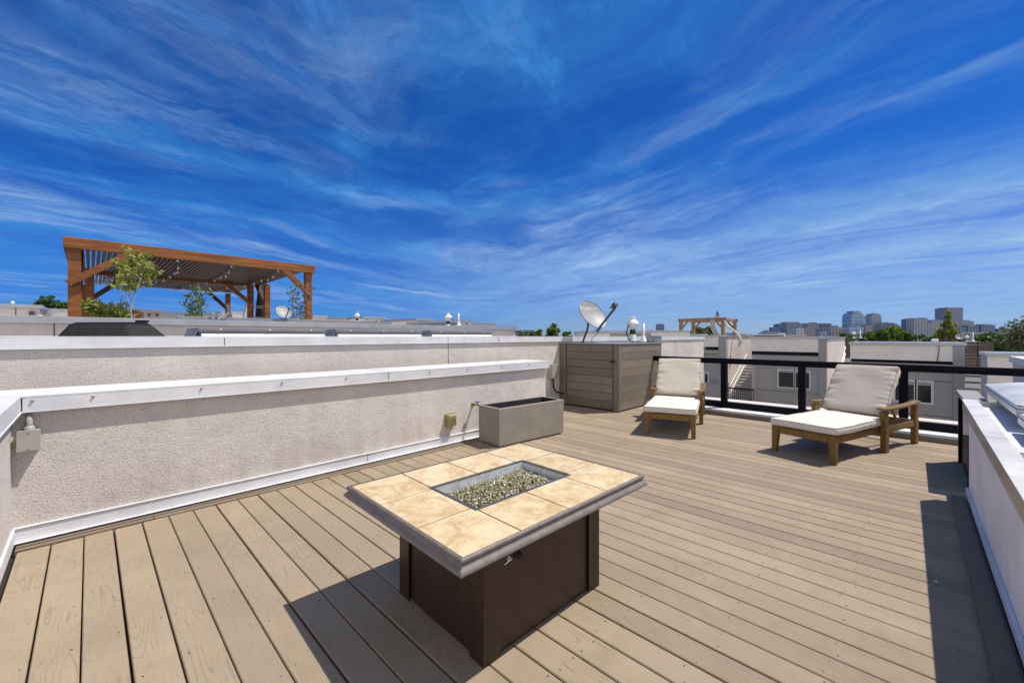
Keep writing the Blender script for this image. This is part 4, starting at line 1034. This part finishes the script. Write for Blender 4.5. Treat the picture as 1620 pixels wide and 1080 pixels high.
roofbox(659, 683, 504, 516, 22, 'pale square rooftop box with seams on the far roof line', seams=(664, 668), vents=((669.5, 509, 512, 2),))
roofbox(684, 708, 507, 518, 24, 'dark fronted low roof left of the vent fan with the hanging cable', 'greymetal')
roofbox(712, 727, 507, 520, 17, 'grey shaded rooftop box behind the short vent pipe', 'stucco_col')
roofbox(728, 747, 506.5, 516, 24, 'small pale rooftop box right of the short vent pipe', vents=((737, 511, 513, 2),))
roofbox(747, 784, 510.5, 518, 30, 'lowest long pale roof at the right end of the far roof line')
roofbox(560, 686, 514, 522, 13.5, 'pale parapet with metal cap on the second roof, left stretch', cap='alum')
roofbox(717, 815, 514.5, 545, 12.2, 'pale stucco roof corner ending the far parapets beside the green trees', 'stucco_far', seams=(794,))
for (x0, x1, yt, yb, D, lab) in ((925, 965, 523, 540, 17, 'pale rooftop box behind the lettered dish'), (965, 1030, 523, 540, 19, 'grey rooftop box behind the white vent fan'), (1030, 1092, 522.5, 540, 22, 'long pale roof behind the slim white pipe'),
                                 (1060, 1120, 528, 545, 27, 'grey roof edge in front of the pale pergola'), (1168, 1185, 526, 540, 38, 'small pale rooftop box right of the pale pergola'), (1180, 1240, 528.5, 540, 36, 'dark topped roof strip left under the skyline'),
                                 (1231, 1243, 526, 540, 37, 'tiny white rooftop box under the skyline'), (1309, 1326, 531.5, 540, 40, 'low white rooftop box right of the tiny white one'), (1243, 1276, 529.5, 540, 39, 'low dark rooftop unit under the skyline')):
    p, q = at(x0, yt, D), at(x1, yt, D); t = thing('rooftop_structure', lab, 'rooftop box', ((p.x + q.x) / 2, (p.y + q.y) / 2, 0), 0, 'pale boxes on distant flat roofs')
    pv = [p, q, q + FWD * 3, p + FWD * 3]; dark = 'dark' in lab; grey = lab.startswith('grey')
    g = W(t); g.prism([(a.x, a.y, p.z - .12) for a in pv], (0, 0, -1.6)); g.build('wall', 'brown' if dark else 'stucco_col' if grey else 'beige', t)
    g = W(t); g.prism([(a.x, a.y, p.z) for a in pv], (0, 0, -.118)); g.build('coping', 'alum', t)
q = on_v(213, 496, 18)
t = thing('satellite_dish', 'orange satellite dish with a pale horned emblem on a distant roof', 'satellite dish', (q.x, q.y, q.z - .38), rad(-100)); dish_parts(t, mat_='orange', text=None); t.scale = (.55,) * 3
ref = [c for c in t.children if c.name.startswith('reflector')][0]
g = MB(); tl = rad(34); bx = Vector((math.cos(tl), 0, math.sin(tl))); bz = Vector((-math.sin(tl), 0, math.cos(tl))); cc = Vector((.13, 0, .60))
def eb(y, z): return cc + Vector((0, 1, 0)) * y + bz * z + bx * (.075 * ((y / .335) ** 2 + (z / .355) ** 2) - .075 + .006)
outl = [(-.24, .12), (-.15, .13), (-.05, .10), (.05, .10), (.15, .13), (.24, .12), (.15, .07), (.06, .05), (.045, -.08), (.0, -.13), (-.045, -.08), (-.06, .05), (-.15, .07)]
g.add([eb(0, .03)] + [eb(*p) for p in outl], [(0, i + 1, (i + 1) % 13 + 1) for i in range(13)], 0); g.build('emblem', 'whitepaint', ref)
p = on_v(20, 478, 22.5)
t = thing('roof_antenna', 'small white dome antenna on the far left rooftop box', 'antenna', (p.x, p.y, p.z)); g = MB(); g.lathe((0, 0, -.12), [(.02, 0), (.02, .06), (.045, .07), (.055, .11), (.03, .15), (0, .16)], 16); g.build('dome', 'white', t)

# ---------------------------------------------------------------- pale pergola with curtain and flag
t = thing('pergola', 'pale open timber pergola with tied curtain on a distant roof at centre right', 'pergola', (31.5, 10.5, 1.2))
ub, uf = 33.5, 30.0
P1, P2 = on_u(1077.5, 503, uf), on_u(1144, 502.5, uf); zt = (P1.z + P2.z) / 2
P3, P4 = on_u(1097, 505, ub), on_u(1162.5, 504, ub)
for p in (P1, P2, P3, P4): g = W(t); w = .11; g.box((p.x - w, p.y - w, .6), (p.x + w, p.y + w, zt - .2)); g.build('post', 'pine', t, .01)
for a, c in ((P1, P2), (P3, P4), (P1, P3), (P2, P4)):
    g = W(t); d = (Vector(c) - Vector(a)); d.z = 0; d.normalize(); g.beam((a.x - d.x * .2, a.y - d.y * .2, zt - .12), (c.x + d.x * .2, c.y + d.y * .2, zt - .10), .12, .2); g.build('beam', 'pine', t, .01)
    for s, o in ((a, d), (c, -d)): g = W(t); g.beam((s.x + o.x * .08, s.y + o.y * .08, zt - .70), (s.x + o.x * .50, s.y + o.y * .50, zt - .2), .08, .11); g.build('brace', 'pine', t)
cu = thing('curtain', 'long off white curtain on the pale pergola, trailing over the wall below', 'curtain', (30, P2.y, 1))
g = W(cu); vs = []; fs = []
for i in range(9):
    for j in range(13):
        k = i / 8; y = P2.y + .55 - .5 * k + .12 * math.sin(k * 4); wd = .30 + .12 * k
        vs.append((29.85 + .07 * math.sin(j * 2.1), y + (j / 12 - .2) * wd + .0, zt - .15 - k * 1.5))
for i in range(8):
    for j in range(12): fs.append((i * 13 + j, i * 13 + j + 1, i * 13 + 14 + j, i * 13 + 13 + j))
g.add(vs, fs, 0, .5, True); g.build('hanging_cloth', 'cloth', cu)
g = W(cu); pts = [tuple(on_u(x, y, 29.4)) for x, y in ((1146, 507), (1150, 515), (1158, 521), (1166, 527), (1170, 533), (1171, 540), (1168, 550))]
g.tube(pts, [.05, .08, .07, .06, .09, .14, .03], 8); g.build('trailing_cloth', 'cloth', cu)
fl = thing('flag', 'small striped flag with blue corner drooping above the pale pergola', 'flag', tuple(on_u(1135, 502, 30)))
q = on_u(1134.5, 502, 30); g = W(fl); g.tube([q, on_u(1134.8, 490, 30)], .02, 6); g.build('pole', 'greymetal', fl)
M['flagred'] = mat('flag red', (.45, .05, .06), .8); M['flagblue'] = mat('flag blue', (.06, .09, .22), .8); M['flagwhite'] = mat('flag white', (.75, .75, .75), .8)
g = W(fl)
def fp(x, y): return on_u(x, y, 29.97 + .03 * math.sin(x * 3))
for k in range(7):
    x0, x1 = 1131 + k, 1132 + k; y0 = lambda x: 491 + abs(x - 1134.8) * 2.2
    g.add([fp(x0, y0(x0)), fp(x1, y0(x1)), fp(x1, 501.5), fp(x0, 501.5)], [(0, 1, 2, 3)], k % 2)
g.build('stripes', ['flagred', 'flagwhite'], fl, flip=False)
g = W(fl); g.add([tuple(on_u(x, y, 29.9)) for x, y in ((1133.6, 493), (1136.2, 493), (1137, 497), (1133.2, 497))], [(0, 1, 2, 3)]); g.build('canton', 'flagblue', fl, flip=False)
sl2 = thing('string_lights', 'short string of bulbs hanging across the pale pergola', 'string lights', (31, 11, 2))
g = W(sl2); A_, B_ = Vector((uf, P1.y - 1.2, zt - .35)), Vector((uf, P2.y + 1, zt - .35)); pts = [A_.lerp(B_, k / 8) - Vector((0, 0, .22 * math.sin(math.pi * k / 8))) for k in range(9)]; g.tube(pts, .012, 5); g.build('cable', 'rubber', sl2)
for k in (1, 3, 5, 7): g = W(sl2); p = pts[k]; g.lathe((p.x, p.y, p.z - .1), [(0, -.08), (.05, -.03), (.04, .04), (.02, .1)], 8); g.build('bulb', 'bulb', sl2)

# ---------------------------------------------------------------- trees
def tree(px0, px1, yt, D, lab, leaf='leaf_dark', n=900, size=.26, crown=.75, clumps=16, zb=-10, group='broad leafy trees between the roofs', shape='round', seed=0):
    rr_ = random.Random(seed + int(px0)); p, q = at(px0, yt, D), at(px1, yt, D)
    c = (p + q) / 2; w = (q - p).length / 2; ztop = c.z
    t = thing('leafy_tree', lab, 'tree', (c.x, c.y, zb), 0, group)
    hgt = ztop - zb; ch = min(hgt * .8, max(2.2 * w * crown, 3.0))
    g = MB(); tr_ = [(0, 0, 0), (rr_.uniform(-.1, .1), rr_.uniform(-.1, .1), hgt * .3), (rr_.uniform(-.3, .3), rr_.uniform(-.3, .3), hgt * .6), (rr_.uniform(-.3, .3), 0, hgt * .9)]
    g.tube(tr_, [.05 * hgt * .5, .04 * hgt * .5, .024 * hgt * .5, .02], 8)
    lf = MB(); zc_ = hgt - ch / 2
    for k in range(clumps):
        while True:
            d = Vector((rr_.uniform(-1, 1), rr_.uniform(-1, 1), rr_.uniform(-1, 1)))
            if d.length < 1: break
        if shape == 'cone': wf = .16 + .84 * (1 - (d.z + 1) / 2) ** 1.3 * rr_.uniform(.5, 1); x, y = d.x * w * 1.0 * wf, d.y * w * 1.0 * wf
        else: x, y = d.x * w * .8, d.y * w * .8
        cc_ = Vector((x, y, zc_ + d.z * ch * .40)); r = w * rr_.uniform(.26, .46) * (1 if shape != 'cone' else .38 + .30 * (1 - (d.z + 1) / 2))
        g.tube([(tr_[2][0], tr_[2][1], max(hgt * .45, cc_.z - ch * .35)), tuple(cc_)], [.05 + .01 * w, .02], 5)
        lf.leaves(cc_, r, r, r * .8, n // clumps, size)
    g.build('trunk', 'bark', t); lf.build('crown', leaf, t, flip=False)
    return t
for a in (
    (50, 104, 470, 60, 'dark green tree left of the left pergola post', 'leaf_dark', 1500, .30),
    (100, 165, 468, 62, 'dark green tree behind the left pergola post', 'leaf_dark', 1500, .30),
    (150, 215, 472, 64, 'dark green tree right of the left pergola post, beside the orange dish roof', 'leaf_dark', 1500, .30),
    (812, 850, 520, 70, 'low dark green tree where the far roof line ends', 'leaf_dark', 700, .28),
    (838, 866, 520, 66, 'small green tree next to the end of the far roof line', 'leaf_mid', 600, .28),
    (862, 890, 511.5, 50, 'bright green pointed tree left of the lettered dish', 'leaf_mid', 900, .22),
    (886, 908, 514, 52, 'bright green smaller tree just left of the lettered dish', 'leaf_mid', 700, .22),
    (911, 928, 522, 60, 'small dull green tree behind the dish mast', 'leaf_olive', 450, .24),
    (1082, 1126, 516, 75, 'olive green tree seen through the pale pergola', 'leaf_olive', 800, .3),
    (1104, 1130, 514, 80, 'darker tree top seen through the middle of the pale pergola', 'leaf_dark', 600, .3),
    (1326, 1350, 521, 55, 'small green tree below the curved glass tower', 'leaf_mid', 600, .24),
    (1352, 1370, 523, 58, 'small green tree behind the white vent fan on the middle roof', 'leaf_mid', 500, .24),
    (1374, 1418, 513, 48, 'large dark green tree right of the middle townhouse', 'leaf_mid', 2600, .24),
    (1404, 1438, 516, 50, 'dark green tree left of the tall flat apartment slab', 'leaf_mid', 1800, .24),
    (1424, 1456, 524, 52, 'low green tree in front of the apartment slab', 'leaf_dark', 700, .24),
    (1454, 1476, 524, 56, 'dark green tree left of the yellow poplar', 'leaf_dark', 700, .24),
    (1470, 1492, 527, 50, 'dark green tree at the foot of the yellow poplar', 'leaf_dark', 600, .24),
    (1505, 1524, 527, 58, 'small dark green tree right of the yellow poplar', 'leaf_dark', 500, .24),
    (1543, 1590, 525, 46, 'wide dark green tree right of the dark board enclosure', 'leaf_dark', 1500, .24),
    (1566, 1625, 533, 40, 'low dark green tree at the right edge of the photo', 'leaf_dark', 1300, .22)):
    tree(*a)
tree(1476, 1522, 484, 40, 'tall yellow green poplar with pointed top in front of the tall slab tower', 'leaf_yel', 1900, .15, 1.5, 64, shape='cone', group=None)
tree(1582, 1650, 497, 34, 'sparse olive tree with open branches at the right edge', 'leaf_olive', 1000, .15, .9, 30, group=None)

# ---------------------------------------------------------------- city skyline
tm = {k: tower_mat(k + ' tower', *v) for k, v in {  # bluish haze mixed into the tower colours beside their own glass tint
    'blue': ((.17, .23, .34), (.035, .07, .15)), 'grey': ((.34, .37, .44), (.12, .15, .22)), 'slate': ((.23, .27, .36), (.20, .235, .32), 9, 200, 1.1, .6),
    'glass': ((.30, .42, .60), (.18, .30, .48), 12, 16, .9, .12), 'tan': ((.42, .39, .39), (.18, .18, .22), 6, 10), 'white': ((.52, .52, .54), (.25, .27, .32), 8, 9), 'brown': ((.28, .26, .28), (.17, .17, .21), 7, 8, .5)}.items()}
M.update({'t_' + k: v for k, v in tm.items()})
def tower(x0, x1, yt, D, m, lab, tops=(), shape=None, spire=None, flat=None):
    p, q = at(x0, yt, D), at(x1, yt, D); ax = (q - p); w = ax.length; zt_ = p.z
    t = thing('skyscraper', lab, 'tower', ((p.x + q.x) / 2, (p.y + q.y) / 2, -10), YAW - rad(90), 'distant skyline towers')
    hgt = zt_ + 10; dp = w * .8 if flat is None else flat
    g = MB()
    if shape == 'curve':
        n_ = 12; pr = [(-w / 2, 0)]
        for k in range(n_ + 1):
            a = k / n_ * math.pi / 2; pr.append((-w / 2 + w * .42 * (1 - math.cos(a)) * .6, hgt * .80 + hgt * .20 * math.sin(a)))
        pr += [(w * .12, hgt)]
        for k in range(n_ + 1):
            a = math.pi / 2 * (1 - k / n_); pr.append((w / 2 - w * .38 * (1 - math.cos(a)), hgt * .62 + hgt * .34 * math.sin(a)))
        pr += [(w / 2, 0)]
        g.prism([(x, 0, z) for x, z in pr], (0, dp, 0))
    elif shape == 'step':
        g.box((-w / 2, 0, 0), (w / 2, dp, hgt * .88)); g.box((-w * .38, .5, hgt * .88), (w * .40, dp - 1, hgt * .95)); g.box((-w * .22, 1, hgt * .95), (w * .24, dp - 2, hgt))
    else: g.box((-w / 2, 0, 0), (w / 2, dp, hgt))
    g.build('body', 't_' + m, t)
    for a, b_, dz in tops:
        g = MB(); g.box((-w / 2 + a * w, 1, hgt + .2), (-w / 2 + b_ * w, dp * .8, hgt + dz)); g.build('roof_block', 't_grey' if m != 'grey' else 't_slate', t)
    if spire: g = MB(); g.tube([(w * .05, dp / 2, hgt), (w * .05, dp / 2, hgt + spire)], [.7, .25], 5); g.build('mast', 't_slate', t)
    return t
for a in (
    (1040.5, 1051, 513, 1500, 'blue', 'lone small dark tower left of the pale pergola', ((.1, .9, 2),)),
    (1210, 1223, 524, 1300, 'brown', 'low brown block at the left end of the skyline', ((.3, .6, 4),)),
    (1222.5, 1234, 517.5, 1500, 'blue', 'low dark blue block at the left of the skyline'),
    (1231, 1245.5, 513, 1600, 'blue', 'dark blue glass office block second from the left of the skyline', ((.1, .5, 3),)),
    (1245, 1265, 510, 1500, 'slate', 'plain slate grey slab tallest of the left skyline cluster', ((.0, 1, 2),)),
    (1264, 1280, 512.5, 1650, 'grey', 'grey tower right behind the plain slate slab', ((.2, .6, 3),)),
    (1279, 1296, 511, 1550, 'grey', 'grey tower with stepped roof in the left skyline cluster', ((.5, .8, 3),)),
    (1299, 1315.5, 512, 1600, 'blue', 'blue tower with pale stripe in the left skyline cluster', ((.15, .9, 2),)),
    (1260, 1273, 519.5, 1100, 'white', 'small white apartment block low in the skyline', ((.25, .75, 4),)),
    (1274, 1289, 518.5, 1150, 'brown', 'small brown apartment block beside the white one', ((.1, .5, 2),)),
    (1289, 1315, 518.5, 1250, 'slate', 'wide low slate block under the striped blue tower'),
    (1296, 1308, 525, 900, 'grey', 'tiny grey block with pale roof under the skyline', ((.0, 1, 1),)),
    (1315, 1339, 517.5, 1200, 'tan', 'wide tan office block in the gap of the skyline', ((.4, .5, 5),)),
    (1341, 1355, 515, 1300, 'slate', 'dark block left foot of the curved glass tower'),
    (1343, 1354, 517.8, 1150, 'glass', 'pale glass low block before the curved tower, left one'),
    (1355, 1366, 517, 1160, 'glass', 'pale glass low block before the curved tower, right one'),
    (1368, 1379, 504, 1500, 'grey', 'plain grey tower between the curved and the masted tower'),
    (1369, 1380, 514, 1250, 'brown', 'brown block in front of the plain grey tower'),
    (1395, 1406, 511, 1400, 'grey', 'grey block right of the masted tower', ((.2, .9, 3),)),
    (1408, 1421, 512.5, 1350, 'grey', 'grey block with roof plant above the dark green tree', ((.1, .6, 4),)),
    (1414, 1427, 515, 1250, 'brown', 'brownish block above the dark green tree, right one', ((.2, .4, 6),)),
    (1434, 1445, 505, 1300, 'blue', 'blue striped apartment tower, left wing of the wide pair', ((.3, .8, 2),)),
    (1445.5, 1468, 503.8, 1320, 'grey', 'grey balconied apartment tower, right wing of the wide pair', ((.1, .4, 2), (.6, .95, 3))),
    (1466, 1475, 511, 1400, 'grey', 'narrow grey block right of the wide apartment pair'),
    (1474, 1491, 506.5, 1450, 'grey', 'grey tower left of the yellow poplar', ((.3, .6, 2),)),
    (1499, 1523.5, 487, 1500, 'slate', 'tallest plain grey slab tower behind the yellow poplar', ((.0, 1, 2),)),
    (1523, 1541, 508, 1600, 'grey', 'wide grey block right of the tallest slab', ((.3, .7, 4),)),
    (1514, 1528, 517.5, 1150, 'blue', 'low blue block under the tallest slab', ((.1, .5, 2),)),
    (1531, 1548, 515.5, 1200, 'blue', 'low dark blue block right of the tallest slab', ((.2, .7, 3),)),
    (1552.5, 1574.5, 514, 1250, 'blue', 'low blue block with flat roof farther right of the tallest slab', ((.3, .75, 3),)),
    (1586, 1604, 519.5, 1300, 'blue', 'small blue block near the olive tree at right'),
    (816, 857, 523, 1100, 'grey', 'wide low grey block behind the small trees left of the dish', ((.3, .7, 2),))):
    tower(*a)
tower(1347, 1370, 493.5, 1400, 'glass', 'curved blue glass tower with rounded shoulder and dark flat top', ((.18, .62, 4),), 'curve')
tower(1378, 1395, 495.5, 1420, 'grey', 'grey stepped tower with a roof mast', (), 'step', 13)
t = thing('viaduct', 'long pale low bridge at the foot of the right skyline', 'bridge', tuple(at(1560, 530, 800)), YAW - rad(90))
g = MB(); g.box((-62, 0, 3), (60, 8, 5.4)); g.build('bridge_deck', 'roofgrey', t)
for k in range(9): g = MB(); g.box((-60 + k * 14.5, 1, -7), (-58 + k * 14.5, 7, 2.99)); g.build('pier', 'roofgrey', t)
wr = MB()
for k in range(90):
    px = R.uniform(780, 1640); D = R.uniform(150, 700); p = at(px, 532, D); s = R.uniform(4, 10)
    wr.leaves((p.x, p.y, -10 + s * .5), s, s, s * .62, 60, s * .16)
for k in range(40):
    px = R.uniform(-60, 780); D = R.uniform(250, 700); p = at(px, 532, D); s = R.uniform(5, 9); wr.leaves((p.x, p.y, -10 + s * .5), s, s, s * .6, 50, s * .16)
tag(wr.build('distant_trees', 'leaf_dark', flip=False), 'mass of distant street trees across the city', 'trees', kind='stuff')

# ================================================================ light and sky
SUN = Vector((.43, -.31, 1)).normalized()
EL = math.asin(SUN.z); ROT = math.atan2(SUN.x, SUN.y)
sun = bpy.data.lights.new('sun', 'SUN'); so = bpy.data.objects.new('sun', sun); COL.objects.link(so)
sun.energy = 5.0; sun.angle = rad(.53); sun.color = (1, .945, .86)
so.rotation_euler = SUN.to_track_quat('Z', 'Y').to_euler(); so.location = (5, -5, 20)
w = bpy.data.worlds.new('World'); S.world = w; w.use_nodes = True
t = NT.__new__(NT); t.t = w.node_tree; t.n = t.t.nodes; t.l = t.t.links
bg = t.n['Background']
sky = t.new('ShaderNodeTexSky'); sky.sky_type = 'NISHITA'; sky.sun_disc = False; sky.sun_elevation = EL; sky.sun_rotation = ROT
sky.altitude = 1600; sky.air_density = 1.0; sky.dust_density = .6; sky.ozone_density = 2.5
d = t.n.new('ShaderNodeTexCoord').outputs['Generated']
sx = t.new('ShaderNodeSeparateXYZ'); t.l.new(d, sx.inputs[0])
z = t.math('MAXIMUM', sx.outputs[2], 0.0)
k = t.math('DIVIDE', 1.0, t.math('ADD', z, .11))
cf = t.math('MULTIPLY', t.math('ADD', t.math('MULTIPLY', sx.outputs[0], ca), t.math('MULTIPLY', sx.outputs[1], sa)), k)
cr = t.math('MULTIPLY', t.math('SUBTRACT', t.math('MULTIPLY', sx.outputs[0], sa), t.math('MULTIPLY', sx.outputs[1], ca)), k)
def P2d(a, b_, sxx, syy, ox=0, oy=0):
    c = t.new('ShaderNodeCombineXYZ'); t.l.new(t.math('MULTIPLY_ADD', a, sxx, ox), c.inputs[0]); t.l.new(t.math('MULTIPLY_ADD', b_, syy, oy), c.inputs[1]); return c.outputs[0]
SKYN = t
SEED = 14.2
# cirrus: long streaks fanning out from a point low over the city, broken into patches
A_ = t.math('SUBTRACT', t.math('MULTIPLY', sx.outputs[0], sa), t.math('MULTIPLY', sx.outputs[1], ca))
warp = t.noise(P2d(cf, cr, .55, .55), 1.0, 2)
warp2 = t.noise(P2d(cf, cr, 2.3, 2.3, 3.3), 1.0, 6, .62)
crs = t.math('ADD', cr, .35)
bend = t.math('SQRT', t.math('MULTIPLY_ADD', crs, crs, .35))
arc_ = t.math('ADD', t.math('MULTIPLY_ADD', bend, 1.30, cf), t.math('MULTIPLY_ADD', warp, 1.3, t.math('MULTIPLY', warp2, .42)))   # constant along a streak
def S2(qa, qs, o): return P2d(cr, arc_, qa, qs, o, o * 1.7)
st1 = t.noise(S2(.40, .95, 3.1), 1.0, 9, .64, .35)
st2 = t.noise(S2(1.5, 2.6, 8.3), 1.0, 10, .73, .35)
st3 = t.noise(S2(3.2, 7.5, 5.4), 1.0, 8, .72, .3)
cell = t.noise(P2d(cf, cr, 2.2, 2.6, 1.2, 7.3), 1.0, 9, .68, .7)
patch = t.ramp(t.noise(S2(.75, .9, SEED), 1.0, 4, .55), .46, .62)
low = t.ramp(sx.outputs[2], .50, .05)                       # thicker veil lower down
side = t.ramp(A_, -.55, .45)
m1 = t.math('MULTIPLY', t.ramp(st1, .40, .66), t.math('MULTIPLY_ADD', low, .22, .20))
m2 = t.math('MULTIPLY', t.ramp(st2, .36, .80), t.math('MULTIPLY', patch, t.math('MULTIPLY_ADD', low, .50, .45)))
m3 = t.math('MULTIPLY', t.ramp(st3, .44, .76), t.math('MULTIPLY_ADD', patch, .14, .05))
m4 = t.math('MULTIPLY', t.ramp(cell, .44, .74), t.math('MULTIPLY_ADD', t.ramp(st1, .4, .6), .42, .22))
fade = t.math('MULTIPLY_ADD', t.ramp(sx.outputs[2], .01, .13), .6, .4)
thin = t.math('MULTIPLY', t.math('ADD', t.math('MULTIPLY', m1, 1.7), t.math('ADD', m3, m4), clamp=True), fade)
veil = t.math('MULTIPLY', t.math('MULTIPLY', t.ramp(sx.outputs[2], .36, .10), t.ramp(st1, .28, .58)), t.math('MULTIPLY', t.math('MULTIPLY_ADD', t.ramp(cell, .3, .65), .5, .5), t.math('MULTIPLY', side, .85)))
wisp = t.math('MULTIPLY', t.math('ADD', m2, veil, clamp=True), fade)
hz = t.ramp(sx.outputs[2], .38, .0)
tint = t.mix(hz, (.09, .48, 1.14), t.mix(side, (.14, .40, 1.02), (.46, .60, .98)))
gm = t.mix(1.0, sky.outputs[0], tint, 'MULTIPLY')
out = t.mix(thin, gm, (.55, 2.75, 7.1))
out = t.mix(wisp, out, (3.6, 5.4, 8.3))
# white fill light added to the unseen sky behind the terrace
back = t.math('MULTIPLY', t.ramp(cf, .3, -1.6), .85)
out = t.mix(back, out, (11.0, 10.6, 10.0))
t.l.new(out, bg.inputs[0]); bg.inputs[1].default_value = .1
S.view_settings.view_transform = 'Standard'; S.view_settings.look = 'None'; S.view_settings.exposure = 0; S.view_settings.gamma = 1
S.render.engine = 'CYCLES'
S.cycles.max_bounces = 6
